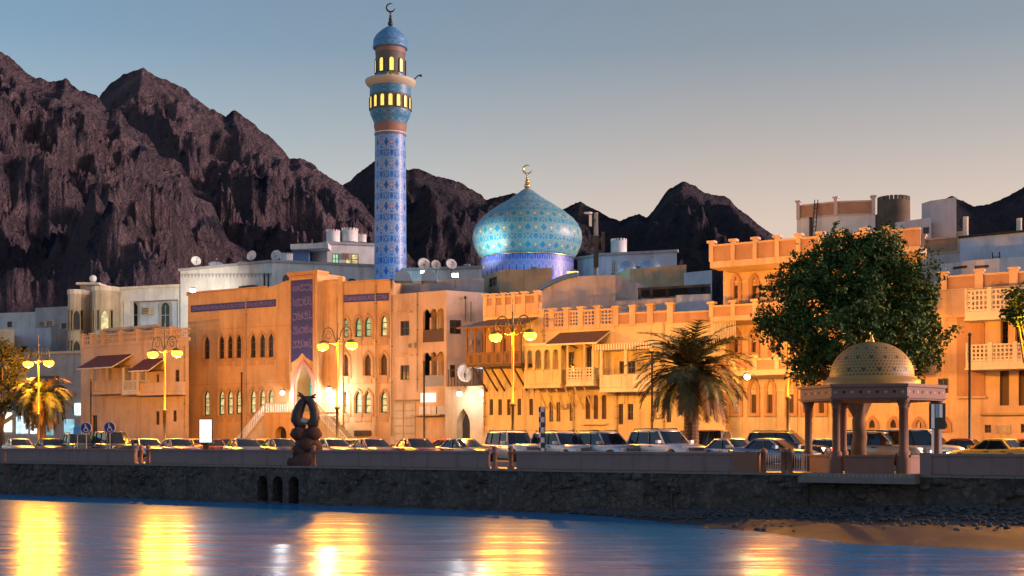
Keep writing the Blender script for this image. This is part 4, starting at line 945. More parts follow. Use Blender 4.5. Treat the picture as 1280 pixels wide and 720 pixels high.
# sandy gate house with a pointed niche
pg = [G(556.5, 115.2), G(606, 112.6)]; fg = Fr(*pg); zg = fg.Z(580, 485); hol = arch(fg.U(570.5), fg.U(587.5), 0, fg.Z(579, 510.5), 'pointed', 9)
t = thing('gate_house', 'low sandy gate house with one dark pointed doorway', 'gate house', (*pg[0], 0))
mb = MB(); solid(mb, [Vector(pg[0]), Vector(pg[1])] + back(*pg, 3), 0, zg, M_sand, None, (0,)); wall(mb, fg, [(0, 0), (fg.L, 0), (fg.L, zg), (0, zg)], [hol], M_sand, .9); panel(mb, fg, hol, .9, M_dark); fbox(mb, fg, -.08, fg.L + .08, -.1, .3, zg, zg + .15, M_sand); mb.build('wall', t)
mb = MB()
for i in range(13): u = fg.L * i / 12.6; fbox(mb, fg, u, u + .05, .4, .45, zg, zg + 1.7, M_metal)
fbox(mb, fg, 0, fg.L, .39, .46, zg + 1.65, zg + 1.72, M_metal); mb.build('roof_fence', t)
wall_light(574, 492, 112.6, 95, 'white lamp above the pointed doorway of the gate house'); wall_light(604.5, 491, 110.8, 300, 'brightest white lamp at the right corner of the gate house', size=.34)
dish(581, 466, 113.5, .84, 'orange lit satellite dish standing on the sandy gate house', (.8, -1, .15), .1)
# wooden balcony house and its neighbours on one street line
def street(x0, x1, c=105.0): return [G(x0, SY(x0, c)), G(x1, SY(x1, c))]
pw = street(604, 676); fw2 = Fr(*pw); zw = fw2.Z(640, 394)
ww = [(0, px, 2.4, 499 if px < 645 else 498, 519, 'rect', None) for px in (614, 625, 636, 649, 663.8)]
t, f = quickhouse('wooden_balcony_house', 'pale house with a brown wooden corner balcony and panelled roof parapet', 'house', pw, zw, M_yell, ww, 10)
parapet_row(t, fw2, 0, fw2.L, zw, fw2.Z(640, 369), [fw2.U(x) for x in (607, 618, 630, 642, 655, 671)], M_peach, M_peachd, .1, .35, base=.9)
for px in (614, 625, 636, 649, 663.8): ol = pxwin(fw2, px, 2.6, 485, 497, 'round'); mb = MB(); ring(mb, fw2, inset(ol, -.1), .12, -.05, .01, M_yell, ol); mb.build('blind_arch', t)
mb = MB(); zs = fw2.Z(640, 533); fbox(mb, fw2, -.05, fw2.L, -.12, 0, zs - .3, zs, M_yell); fbox(mb, fw2, .0, fw2.L - .05, -.1, 0, 0, zs - .32, M_cream); mb.build('plinth', t)
d = 2.3; ua = fw2.U(583, -d); ub = fw2.U(651, -d); zf = fw2.Z(612, 455, -d); zr = fw2.Z(612, 440, -d); ze = fw2.Z(605, 409.5, -d)
mb = MB(); fbox(mb, fw2, ua, ub, -d, 0, zf - .22, zf, M_wooddk); mb.build('balcony_floor', t)
for px in (583, 593.5, 605, 616, 628, 639, 650): mb = MB(); u = fw2.U(px, -d); fbox(mb, fw2, u - .08, u + .08, -d, -d + .16, zf, ze, M_wood); mb.build('balcony_post', t)
for y_ in (-1.2, -.1): mb = MB(); fbox(mb, fw2, ua, ua + .14, y_, y_ + .14, zf, ze, M_wood); mb.build('balcony_post', t)
mb = MB()
k = 18
fbox(mb, fw2, ua, ub, -d + .03, -d + .13, zr - .1, zr, M_wood); fbox(mb, fw2, ua, ub, -d + .06, -d + .10, zf, zr - .1, M_wood); fbox(mb, fw2, ua + .03, ua + .13, -d + .15, 0, zf, zr, M_wood)
for i in range(k): u = ua + (ub - ua) * (i + .5) / k; fbox(mb, fw2, u - .14, u + .14, -d + .02, -d + .06, zf + .12, zr - .2, M_wooddk if i % 3 == 1 else M_wood)
mb.build('balcony_railing', t)
mb = MB()
for a, b in zip((583, 593.5, 605, 616, 628, 639), (593.5, 605, 616, 628, 639, 650)):
    ua_, ub_ = fw2.U(a, -d) + .08, fw2.U(b, -d) - .08; c = (ua_ + ub_) / 2; hw = (ub_ - ua_) / 2
    for sgn in (-1, 1): mb.T = fw2.M; x = c + sgn * hw; mb.face([(x, -d + .06, ze), (x, -d + .06, ze - .9), (x - sgn * hw * .35, -d + .06, ze - .35), (x - sgn * hw * .95, -d + .06, ze)], M_wood); mb.T = None
fbox(mb, fw2, ua, ub, -d + .02, -d + .12, ze, ze + .12, M_wood); mb.build('balcony_arch', t)
mb = MB(); zt_ = fw2.Z(640, 398); mb.T = fw2.M; A = [(ua - .5, -d - .7, ze + .05), (ub + .5, -d - .7, ze + .05), (ub + .2, 0, zt_), (ua + .8, 0, zt_)]
mb.face(A, M_wood); mb.face([(p[0], p[1], p[2] - .12) for p in A][::-1], M_wooddk)
for i in range(4): p, q = A[i], A[(i + 1) % 4]; mb.face([p, q, (q[0], q[1], q[2] - .12), (p[0], p[1], p[2] - .12)][::-1], M_wood)
mb.T = None; mb.build('balcony_roof', t)
for px in (590, 603, 612, 624, 640, 650): mb = MB(); u = fw2.U(px, -d); ftube(mb, fw2, [(u, -d + .1, zf - .2), (u, .0, zf - 2.1)], .08, M_wooddk); mb.build('balcony_strut', t)
mb = MB(); panel(mb, fw2, [(fw2.U(608), zf), (fw2.U(650), zf), (fw2.U(650), ze), (fw2.U(608), ze)], -.012, M_peachd); fbox(mb, fw2, fw2.U(626), fw2.U(632), -.05, 0, zf, zf + 2.2, M_wooddk); mb.build('balcony_door', t)
# middle house: arcaded balcony, lattice parapet
pm = [Fr(*street(604, 890)).pt(Fr(*street(604, 890)).U(676.5), 0, 0).xy, Fr(*street(604, 890)).pt(Fr(*street(604, 890)).U(768), 0, 0).xy]
fm_ = Fr(*pm); zm = fm_.Z(720, 412)
mw_ = [(0, px, 3.0, 493.5, 524, 'round', M_brownf) for px in (734.8, 744.8, 755)] + [(0, px, 2.6, 503, 527, 'rect', M_whitef) for px in (689, 698)] + [(0, 715, 3.0, 503, 526, 'rect', M_whitef)] + [(0, 714, 3.4, 440, 472, 'rect', None), (0, 736, 3.2, 434, 470, 'rect', None), (0, 752, 3.6, 433, 470, 'rect', None)]
t, f = quickhouse('arcaded_house', 'yellow lit house with carved arcade balcony and lattice roof parapet', 'house', pm, zm, M_yell, mw_, 10)
parapet_row(t, fm_, 0, fm_.L, zm, fm_.Z(720, 388), [fm_.U(x) for x in (677.5, 690, 708, 726, 747)], M_peach, M_peachd, .15, .45, lattice=.26, name='lattice_parapet')
awning(fm_, 700, 763, 416, 428, 2.4, par=t, mat=M_wood, nm='lean_to_roof')
o = balcony(t, fm_, 655, 700, 463, 480, 1.9, M_yell, M_yell, (657, 667, 678, 689, 699.5), 437, 'solid', pr=.1, nm='arcade_balcony')
mb = MB(); dd = 1.9; zt_ = fm_.Z(680, 432, -dd); ze = fm_.Z(680, 437, -dd)
xs = [657, 667, 678, 689, 699.5]
rect = [(fm_.U(xs[0], -dd) - .12, fm_.Z(680, 450, -dd)), (fm_.U(xs[-1], -dd) + .12, fm_.Z(680, 450, -dd)), (fm_.U(xs[-1], -dd) + .12, zt_), (fm_.U(xs[0], -dd) - .12, zt_)]
fd = Fr(fm_.pt(0, -dd, 0).xy, fm_.pt(fm_.L, -dd, 0).xy); hs_ = []
for a, b in zip(xs, xs[1:]): hs_.append(arch(fm_.U(a, -dd) + .13, fm_.U(b, -dd) - .13, fm_.Z(680, 449.8, -dd), fm_.Z(680, 437, -dd), 'round', 6))
wall(mb, fd, rect, hs_, M_yell, .16); wall(mb, fd, rect, hs_, M_yell, 0, None, .16); fbox(mb, fd, rect[0][0] - .15, rect[1][0] + .15, -.15, dd, zt_, zt_ + .2, M_trimw); mb.build('arcade', o)
balcony(t, fm_, 708, 741.5, 460, 476, 1.7, M_trimw, M_trimw, (709, 730, 741), 426, 'lattice', .3, .06)
for px in (672, 682, 694, 706, 718, 730): mb = MB(); u = fm_.U(px, -1.5); ftube(mb, fm_, [(u, -1.5, fm_.Z(px, 484, -1.5)), (u, 0, fm_.Z(px, 484, -1.5) - 1.7)], .07, M_yell); mb.build('bracket', t)
mb = MB(); fbox(mb, fm_, fm_.U(729), fm_.U(759), -.25, 0, fm_.Z(745, 531), fm_.Z(745, 529), M_yell); mb.build('window_sill', t)
# right yellow house with striped awning
B0 = Fr(*street(604, 910)); pn = [B0.pt(B0.U(768.2), 0, 0).xy, B0.pt(B0.U(907), 0, 0).xy]; fn = Fr(*pn); zn = fn.Z(800, 406)
nw = [(0, 775.8, 3.0, 505, 530.5, 'rect', None), (0, 788, 3.6, 505, 525, 'rect', None), (0, 777.5, 3.5, 451, 467, 'rect', None), (0, 789, 5.0, 451, 467, 'rect', None), (0, 862, 3, 500, 528, 'rect', None), (0, 836, 3, 500, 528, 'rect', None)]
t, f = quickhouse('striped_awning_house', 'yellow lit house with pale striped awning over a white railed balcony', 'house', pn, zn, M_yell, nw, 10)
parapet_row(t, fn, 0, fn.U(841), zn, fn.Z(800, 390), [fn.U(x) for x in (770, 791, 813, 838)], M_peach, M_peachd, .45, .5, base=.12)
fbx = MB(); fbox(fbx, fn, fn.U(841), fn.L, -.05, .2, zn, fn.Z(865, 391), M_peachd); fbox(fbx, fn, fn.U(841), fn.L, -.09, .25, fn.Z(865, 391), fn.Z(865, 389), M_peach); fbx.build('roof_wall', t)
for px in (776.5, 790): ol = pxwin(fn, px, 4.2, 436, 450, 'pointed'); mb = MB(); ring(mb, fn, inset(ol, -.1), .14, -.06, .01, M_yell, ol); mb.build('blind_arch', t)
for px in (775.8, 788): ol = pxwin(fn, px, 3.6, 492, 503, 'round'); mb = MB(); ring(mb, fn, inset(ol, -.1), .14, -.06, .01, M_yell, ol); mb.build('blind_arch', t)
balcony(t, fn, 750, 815, 469, 484, 1.5, M_trimw, M_trimw, (751, 781.5, 814), 433, 'solid', .25, .12)
mb = MB(); ua = fn.U(742, -1.9); ub = fn.U(815, -1.9); zt_ = fn.Z(790, 428.5, -1.9); k = 44
for i in range(k): a = ua + (ub - ua) * i / k; fbox(mb, fn, a, a + (ub - ua) / k, -1.9, 0, zt_ - .42 - (.06 if i % 2 else 0), zt_ - .0, M_whitef if i % 2 else M_peachd)
mb.build('striped_awning', t)
# behind the street line
Y = 116; pv = [G(672, Y), G(769, Y - 3)]; fv2 = Fr(*pv); prof = [(673, 366), (681, 360), (690, 355.5), (700, 351), (711, 347.5), (722, 345.5), (740, 344.5), (769, 344)]
t = thing('vaulted_house', 'whitish lilac house with a curved vault roof edged in blue', 'house', (*pv[0], 0)); mb = MB()
tp = [fv2.uz(*p) for p in prof]; wall(mb, fv2, [(0, 0), (fv2.L, 0)] + tp[::-1], [], M_pinkw); mb.T = fv2.M
for a, b in zip(tp, tp[1:]): mb.face([(a[0], 0, a[1]), (b[0], 0, b[1]), (b[0], 12, b[1]), (a[0], 12, a[1])], M_bluew)
mb.face([(0, 0, 0), (0, 0, tp[0][1]), (0, 12, tp[0][1]), (0, 12, 0)], M_pinkw); mb.face([(fv2.L, 0, 0), (fv2.L, 12, 0), (fv2.L, 12, tp[-1][1]), (fv2.L, 0, tp[-1][1])], M_pinkw); mb.T = None; mb.build('wall', t)
mb = MB(); rows = [[(u, -.3, z - .05), (u, -.3, z + .35), (u, .4, z + .35), (u, .4, z - .05)] for u, z in tp[:6]]; mb.T = fv2.M; mb.grid(rows, M_bluetarp, False, True); mb.face(rows[0], M_bluetarp); mb.face(rows[-1][::-1], M_bluetarp); mb.T = None; mb.build('roof_edge', t)
Y = 126; t, f = quickhouse('beige_block', 'beige roof block right in front of the blue dome drum', 'house', [G(603, Y + 4), G(625, Y), G(690, Y - 2)], ZZ(338, Y), M_sand, [(0, 616, 5, 347, 358, 'rect')], 8)
mb = MB(); a = G(716, 124); mb.box(a.x - .55, a.x + .55, a.y, a.y + .6, ZZ(346, 124), ZZ(339, 124), emit('yellow_lamp', (1, .7, .15), .4)); o = mb.build('lit_box')
o.parent = None; tag(o, 'small square yellow lamp box on the roof right of the beige block', 'lamp box')
Y = 118; quickhouse('grey_roof_wall', 'low grey flat roof between mosque and beige block', 'house', [G(486, Y + 9), G(605, Y + 6)], ZZ(351, Y + 8), M_greyw, (), 4, None)
Y = 132; t, f = quickhouse('white_terrace_house', 'low white house with dishes on its roof left of the dome', 'house', [G(505, Y + 8), G(602, Y + 6)], ZZ(335, Y + 7), M_white, (), 6, M_greyw)
for (px, py, r, lb) in ((530, 330, .7, 'grey satellite dish on the white roof right of the minaret, first from it'), (545, 331, .55, 'small satellite dish on the white roof, middle one between minaret and dome'), (564, 330, .6, 'satellite dish on the white roof above the bright floodlight')): dish(px, py, 136, r, lb, (.4, -1, .4))
for (px, wd_, lb) in ((503, 11, 'rounded blue tarpaulin cover on the roof right beside the minaret foot'), (536, 10, 'rounded blue tarpaulin cover on the roof between minaret and white floodlight')):
    a = G(px, 121); w_ = wd_ * 121 / F; mb = MB(); rows = []
    for i in range(9): t_ = math.pi * i / 8; rows.append([(a.x + w_ * math.cos(t_), a.y + y_, ZZ(351, 121) + 1.0 * math.sin(t_) ** .7) for y_ in (0, 1, 2)])
    mb.grid(rows, M_bluetarp); mb.face([r[0] for r in rows], M_bluetarp); mb.face([r[2] for r in rows][::-1], M_bluetarp); solo(mb, 'tarpaulin_cover', lb, 'cover', 'blue covers on the roof', None, (a.x, a.y, ZZ(351, 121)))
flood(569, 344, 121, (*G(569, 100), 0), 60, (.75, .95, 1), 'bright white floodlight on the roof left of the dome', 120, emis=12, size=.3)
flood(528, 340, 123, (*G(528, 100), 0), 18, (.75, 1, .7), 'small greenish floodlight on the roof right of the minaret', 120, emis=4, size=.2)
# long white house behind the mosque
pl_ = [G(225.5, 158), G(340.5, 150), G(468, 154)]; zl_ = Fr(*pl_[:2]).Z(300, 330)
t, f = quickhouse('long_white_house', 'long bluish white house with zigzag frieze behind the mosque roof', 'house', pl_, zl_, M_white, [(1, 360, 7, 343, 372, 'round', None), (1, 412, 3, 342, 352, 'rect', None), (1, 440, 7, 348, 372, 'round', None)], 12, M_greyw)
mb = MB()
for i in range(26):
    u = f[0].L * (i + .5) / 26; z = f[0].Z(235 + i * 4, 341.5); mb.T = f[0].M; mb.face([(u - .3, -.03, z), (u, -.03, z - .55), (u + .3, -.03, z)], M_greyw); mb.T = None
for px in (331, 336): u = f[0].U(px); ftube(mb, f[0], [(u, -.1, 0), (u, -.1, f[0].Z(px, 342))], .09, M_metal)
fbox(mb, f[0], f[0].U(305), f[0].U(323), -.9, 0, f[0].Z(314, 362), f[0].Z(314, 358), M_dark); mb.build('frieze', t)
pu = [G(385, 161), G(409, 158.5), G(470, 160)]
t, f = quickhouse('roof_storey', 'upper white storey with lit windows and a wide ledge left of the minaret', 'house', pu, ZZ(304, 159), M_white, [(1, 440, 8, 317, 331, 'rect', M_lit), (1, 419.5, 4, 317, 330, 'rect', emit('green_window', (.5, 1, .55), .2))], 8, M_greyw, 18)
ac_unit(t, f[1], 434, 320, 10, 7); mb = MB(); a, b = G(363, 157), G(410, 156); mb.prism([(a.x, a.y), (b.x, b.y), (b.x, b.y + 7), (a.x, a.y + 7)], ZZ(310, 156), ZZ(303.5, 156), M_white); mb.build('ledge', t)
mb = MB(); a, b = G(366, 158), G(386, 158); mb.box(a.x, b.x, a.y, a.y + 3, ZZ(333, 157), ZZ(312, 157), M_bluetarp); mb.build('blue_room', t)
tank(408, 425, 288, 303, 161, 'white crenellated water tank, left of the three above the roof storey', M_white); tank(427, 447.5, 286, 303, 162, 'largest white crenellated water tank left of the minaret', M_white); tank(447, 458, 293, 303, 163, 'smallest white water tank right beside the minaret', M_white, False); tank(350, 366, 317, 329, 155, 'low white crenellated tank on the long white roof', M_white)
dish(245, 326, 158, .62, 'satellite dish at the left end of the long white roof', (.5, -1, .4)); dish(314.5, 319.5, 154, .65, 'white satellite dish on the long white roof left of its corner', (-.4, -1, .3)); dish(345, 319, 151.5, .66, 'white satellite dish on the corner of the long white roof', (-.3, -1, .3)); dish(270, 331, 157, .95, 'large low tilted dish on the long white roof', (.2, -.5, .9)); dish(301, 329.5, 155, .5, 'small flat dish on the long white roof', (.1, -.5, .9))
c = G(233, 136); flood(236, 368, 139, (*G(165, 162), 15), 4200, (1, .86, .66), 'added floodlight behind the mosque corner brightening the cream villa', 110, emis=6, size=.25)  # added next to the corner floodlight to brighten the villa front
flood(241, 363, 134.5, (*G(200, 120), 8), 220, COOL, 'bright white floodlight on the left corner of the mosque roof', 140, emis=16, size=.3)
# right of the dome
Y = 150; t, f = quickhouse('back_white_house', 'white house with grey ledge behind the telecom mast', 'house', [G(722, Y + 3), G(752, Y), G(846, Y - 3)], ZZ(318, Y), M_bluew, (), 10, M_greyw)
tank(763.5, 783.5, 299, 318, 153, 'white crenellated water tank right of the telecom mast', M_white)
for px, rr, lb in ((786, 14, 'shiny steel dome tank left of its twin on the back roofs'), (813, 16, 'shiny steel dome tank nearest the orange terrace house')):
    c = G(px, 138); r = rr * 138 / F; z = ZZ(338, 138); mb = MB(); mb.lathe([(r, -3), (r, .2), (r * .96, r * .35), (r * .8, r * .68), (r * .5, r * .92), (.01, r * 1.02)], M_steel, (c.x, c.y + r, z), 28); solo(mb, 'steel_tank', lb, 'steel tank', 'steel dome tanks', None, (c.x, c.y + r, z - 3))
Y = 124; t, f = quickhouse('green_block', 'roof block with ladder and a side wall tinted as green lit', 'house', [G(768, Y + 4), G(788, Y), G(858, Y - 3)], ZZ(336, Y), M_sand, (), 8)
mb = MB(); panel(mb, f[0], [(0, 0), (f[0].L, 0), (f[0].L, ZZ(336, Y)), (0, ZZ(336, Y))], -.02, M_green); mb.build('green_wall', t)  # green light on this side is put into its colour
mb = MB(); fr = f[0]
for du in (.35, .85): ftube(mb, fr, [(du, -.5, fr.Z(775, 358)), (du, -.25, fr.Z(775, 326))], .04, M_metal)
for i in range(9): z = fr.Z(775, 357) + .32 * i; ftube(mb, fr, [(.35, -.48 + .025 * i, z), (.85, -.48 + .025 * i, z)], .03, M_metal)
mb.build('ladder', t)
Y = 121; quickhouse('bluish_block', 'bluish grey roof block beside the pergola', 'house', [G(855, Y), G(890, Y - 2)], ZZ(341, Y), M_bluew, (), 6)
Y = 110; a, b = G(797, Y), G(888, Y - 3); t = thing('roof_pergola', 'dark flat roof pergola on posts above the yellow houses', 'pergola', (a.x, a.y, 11)); mb = MB(); mb.prism([(a.x, a.y), (b.x, b.y), (b.x + 1, b.y + 6), (a.x + 1, a.y + 6)], ZZ(363, Y), ZZ(360, Y), M_metal); mb.build('roof', t)
for px in (800, 815, 835, 858, 880): c = G(px, Y - 1.2); mb = MB(); mb.box(c.x - .12, c.x + .12, c.y + .4, c.y + .64, ZZ(378, Y), ZZ(363, Y), M_wooddk); mb.build('post', t)
Y = 107; quickhouse('lilac_roof_wall', 'low lilac plastered roof room below the pergola', 'roof room', [G(766, Y), G(866, Y - 3)], ZZ(376, Y), M_pinkw, (), 3); quickhouse('blue_roof_room', 'small bluish roof room left beside the orange terrace house', 'roof room', [G(845, Y - 3), G(888, Y - 4)], ZZ(374, Y), M_bluew, (), 3)
# telecom mast
Y = 134; c = G(745, Y); zb = ZZ(342, Y); t = thing('telecom_mast', 'dark telecom mast with antenna boxes right of the dome', 'mast', (c.x, c.y, zb - 6)); mb = MB(); mb.tube([(c.x, c.y, zb - 6), (c.x, c.y, ZZ(266, Y))], [.32, .22], M_grey, 10); mb.build('pole', t)
for i, (px, y0, y1, w_, m_) in enumerate([(745, 296, 335, .5, M_metal), (754, 291, 316, .32, M_metal), (738, 270, 284, .28, M_whitef), (746, 268, 295, .26, M_grey), (736, 300, 316, .25, M_metal)]):
    q = G(px, Y - .5); mb = MB(); mb.box(q.x - w_ / 2, q.x + w_ / 2, q.y - .2, q.y + .15, ZZ(y1, Y), ZZ(y0, Y), m_); mb.box(min(q.x, c.x), max(q.x, c.x) + .02, q.y + .1, q.y + .3, ZZ((y0 + y1) / 2, Y), ZZ((y0 + y1) / 2, Y) + .12, M_metal); mb.build('antenna', t)
q = G(735, Y); mb = MB(); mb.lathe([(.01, -.1), (.45, 0), (.45, .1)], M_dish, (q.x, q.y - .3, ZZ(267.5, Y)), 14); mb.build('antenna_dish', t)

# wall fittings: down pipes and air conditioners
def pipe(tn, fr, px, y0, y1):
    t_ = [o_ for o_ in COL.objects if o_.name == tn][0]; mb = MB(); u = fr.U(px); ftube(mb, fr, [(u, -.09, fr.Z(px, y1)), (u, -.09, fr.Z(px, y0))], .06, M_sand, 7)
    for k in range(4): z = fr.Z(px, y1) + (fr.Z(px, y0) - fr.Z(px, y1)) * (k + .5) / 4; fbox(mb, fr, u - .1, u + .1, -.13, 0, z - .03, z + .03, M_metal)
    mb.build('down_pipe', t_)
for a_ in (('arcaded_house', fm_, 717.5, 484, 545), ('arcaded_house', fm_, 680, 410, 436), ('striped_awning_house', fn, 771.5, 486, 545), ('striped_awning_house', fn, 830, 402, 545), ('wooden_balcony_house', fw2, 606, 480, 545), ('apartment_house', fa, 522, 366, 490), ('apartment_house', fa, 490, 366, 545), ('balcony_house', fb, 231, 432, 548), ('mosque', f1, 308, 372, 545), ('mosque', f3, 470, 356, 545)): pipe(*a_)
for tn, fr, px, py in (('apartment_house', fa, 516.5, 432), ('apartment_house', fs2, 591, 428), ('striped_awning_house', fn, 802, 455), ('arcaded_house', fm_, 707, 508), ('balcony_house', fb, 228, 490), ('striped_awning_house', fn, 822, 520)): ac_unit([o_ for o_ in COL.objects if o_.name == tn][0], fr, px, py, 7.5, 5)
# ------------------------------------------------------------------ terrace house on the right, with cantilevered terraces
BT = Fr(*street(880, 1420, 106.5)); 
u_l = BT.U(904); u_r = BT.U(1150); pt_ = [BT.pt(u_l, 0, 0).xy, BT.pt(u_r, 0, 0).xy]; ft = Fr(*pt_)
zT = ft.Z(905, 336)
def ornate(px, t0, b0, hw=3.6): return (0, px, hw, t0, b0, 'rect', M_brownf)
tw_ = []
for px in (920.5, 943, 967, 992, 1017, 1042, 1068, 1094): tw_ += [ornate(px, 357, 374, 2.6), ornate(px, 424, 442, 2.8)]
for px in (921, 942.5, 963, 989.5, 1008.5, 1027.5, 1048, 1068): tw_ += [(0, px, 3.2, 493, 518, 'rect', M_brownf)]
t, f = quickhouse('terrace_house', 'large orange house with cantilevered terraces behind the round green tree', 'house', pt_, zT, M_peach, tw_, 14)
mb = MB()
for w_ in tw_:
    px, top_ = w_[1], w_[3]; hh_ = 15 if top_ < 480 else 21
    ol = pxwin(ft, px, 6.0 if top_ < 480 else 7.0, top_ - hh_, top_ + (20 if top_ < 480 else 27), 'pointed'); ring(mb, ft, inset(ol, -.04), .3, -.16, 0, M_peachd, inset(ol, .22))  # arch mouldings coloured darker than the wall in place of their shading
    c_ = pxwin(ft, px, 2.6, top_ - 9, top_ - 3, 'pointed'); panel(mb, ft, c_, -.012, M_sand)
    if top_ > 480:
        u, z = ft.uz(px, 524); fbox(mb, ft, u - .45, u + .45, -.05, 0, ft.Z(px, 541), ft.Z(px, 521), M_cream)
for y_ in (353, 420, 490): z = ft.Z(930, y_); fbox(mb, ft, 0.02, ft.L, -.07, 0, z, z + .14, M_yell)
fbox(mb, ft, .02, ft.L, -.09, 0, 0, ft.Z(930, 541), M_cream); mb.build('moulding', t)
def terrace(y_top, y_low, y_bot, posts, name, d=1.9, x0=887.5, x1=1150):
    ua = ft.U(x0, -d); ub = ft.U(x1, -d); zt_ = ft.Z(890, y_top, -d); zl_ = ft.Z(890, y_low, -d); zb_ = ft.Z(890, y_bot, -d)
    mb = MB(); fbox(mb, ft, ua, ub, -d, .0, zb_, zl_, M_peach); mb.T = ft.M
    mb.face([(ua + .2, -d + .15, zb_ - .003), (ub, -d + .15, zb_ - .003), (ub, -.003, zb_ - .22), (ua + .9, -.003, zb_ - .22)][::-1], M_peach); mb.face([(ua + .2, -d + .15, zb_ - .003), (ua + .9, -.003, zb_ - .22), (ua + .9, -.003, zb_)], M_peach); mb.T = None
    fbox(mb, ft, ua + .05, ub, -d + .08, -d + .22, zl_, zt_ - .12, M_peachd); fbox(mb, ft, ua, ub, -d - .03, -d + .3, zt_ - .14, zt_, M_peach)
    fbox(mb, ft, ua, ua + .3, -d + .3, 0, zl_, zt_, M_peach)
    for p in posts:
        u = ft.U(p, -d); fbox(mb, ft, u - .16, u + .16, -d - .05, -d + .33, zl_, zt_ + .12, M_peach); fbox(mb, ft, u - .3, u + .3, -d - .16, -d + .44, zt_ + .12, zt_ + .3, M_peach)
    return mb.build(name, t)
terrace(306, 327, 335, (889, 916, 943.5, 971, 998, 1025, 1052, 1080, 1107), 'roof_terrace'); terrace(382, 396, 402, (889, 916, 943.5, 971, 998, 1025, 1052), 'balcony'); terrace(450, 464, 470.5, (889, 916, 943.5, 971, 998), 'balcony')
mb = MB()
for i in range(16): u = ft.U(889 + i * 2.0, -1.7); fbox(mb, ft, u - .03, u + .03, -1.72, -1.66, ft.Z(890, 428), ft.Z(890, 402), M_trimw)
mb.build('screen', t)
wall_light(934, 471, 90.5, 70, 'small warm lamp under the terrace beside the right palm', (1, .75, .3), .2, emis=20)
# stuff on and above the roofs on the right
Y = 111; pp = [G(996, Y + 1), G(1047, Y - 1), G(1094, Y - 1.5)]
t, f = quickhouse('roof_penthouse', 'pale roof room with four capped posts above the terrace house', 'roof room', pp, ZZ(272, Y), M_white, (), 7, None)
for k, (fr, xs_) in enumerate(((f[0], (997, 1016, 1046.5)), (f[1], (1047.5, 1068, 1092)))):
    parapet_row(t, fr, 0, fr.L, ZZ(272, Y), ZZ(254, Y), [min(fr.L - .15, max(.15, fr.U(x))) for x in ((xs_[0], xs_[2]) if k == 0 else (xs_[2],))], M_pinkw, M_peachd, .25, .3, base=.12)
mb = MB(); fr = f[0]
for px in (1019, 1023): ftube(mb, fr, [(fr.U(px), -.8, fr.Z(px, 298)), (fr.U(px), -.1, fr.Z(px, 250))], .05, M_metal)
for i in range(8): z = fr.Z(1021, 296) + i * .4; ftube(mb, fr, [(fr.U(1019), -.78 + .08 * i, z), (fr.U(1023), -.78 + .08 * i, z)], .03, M_metal)
fbox(mb, fr, fr.U(1013), fr.U(1015), -.3, 0, fr.Z(1014, 296), fr.Z(1014, 272), M_metal); mb.build('ladder', t)
# round fort tower far behind
Y = 230; c = G(1117, Y); r = 20 * Y / F; M_fort = plaster('fort_stone', (.17, .12, .085), .4)
ftw = thing('fort_tower', 'old dark round fort tower standing behind the roof penthouse', 'fort tower', (*c, 0)); mb = MB(); mb.lathe([(r * 1.12, 0), (r, ZZ(275, Y)), (r * .99, ZZ(252, Y))], M_fort, (*c, 0), 30); mb.build('tower_wall', ftw); mb = MB()
for i in range(22): mb.T = Matrix.Translation((*c, ZZ(252.2, Y))) @ Matrix.Rotation(2 * math.pi * i / 22, 4, 'Z'); mb.box(r * .84, r * .985, -.28, .28, 0, .75, M_fort)
mb.build('battlement', ftw); mb = MB(); a = G(1095, Y); b_ = G(1106, Y); mb.prism([(a.x, a.y), (b_.x, b_.y), (b_.x, b_.y + 4), (a.x, a.y + 4)], 0, ZZ(268, Y), M_fort); mb.build('side_wall', ftw)
Y = 128; t, f = quickhouse('white_roof_block', 'tall bare whitish block right of the old fort tower', 'house', [G(1152, Y + 1.5), G(1163, Y), G(1195.5, Y - 2)], ZZ(251, Y), M_pinkw, (), 7)
t, f = quickhouse('low_white_roof_block', 'small whitish roof block with one dark window in front of fort tower', 'house', [G(1119, Y), G(1164, Y - 3)], ZZ(276, Y - 1), M_pinkw, [(0, 1157.5, 4, 284, 292, 'rect')], 5)
Y = 104; pq = [G(1112, Y), G(1208, Y - 3)]; fq = Fr(*pq); t, f = quickhouse('terrace_roof_house', 'pinkish house top with a panelled parapet right of the green tree', 'house', pq, fq.Z(1160, 317), M_pinkw, (), 8)
parapet_row(t, fq, 0, fq.L, fq.Z(1160, 318), fq.Z(1160, 298), [fq.U(x) for x in (1114, 1153, 1201)], M_peach, M_peachd, .2, .45, base=.1)
Y = 99; pq = [G(1200, Y), G(1224, Y - 1), G(1440, Y - 8)]; t, f = quickhouse('bluish_roof_house', 'wide bluish roof room with dark roof edge behind the right terraces', 'house', pq, ZZ(298, Y), M_bluew, (), 8); mb = MB()
for fr in f: fbox(mb, fr, -.1, fr.L + .1, -.2, .3, ZZ(298, Y) + .004, ZZ(295.5, Y), M_dark)
mb.build('roof_edge', t)
for i, (px, y0) in enumerate(((1207, 271), (1274, 273))): c = G(px, 100); mb = MB(); mb.tube([(c.x, c.y, 14), (c.x, c.y, ZZ(y0, 100))], .22, M_trimw, 8); solo(mb, 'roof_pipe', 'thin pale vent pipe on the bluish roof, ' + ('beside the white block' if i == 0 else 'at its right end'), 'pipe', 'vent pipes', None, (c.x, c.y, 14))
Y = 95; pq = [G(1176, Y), G(1212, Y - 2), G(1420, Y - 8)]; t, f = quickhouse('roof_step', 'low whitish roof step with slot openings under the bluish roof', 'roof room', pq, ZZ(328, Y - 1), M_white, [(0, 1200, 9, 332.5, 336, 'rect'), (1, 1227, 9, 331.5, 335, 'rect')], 3)
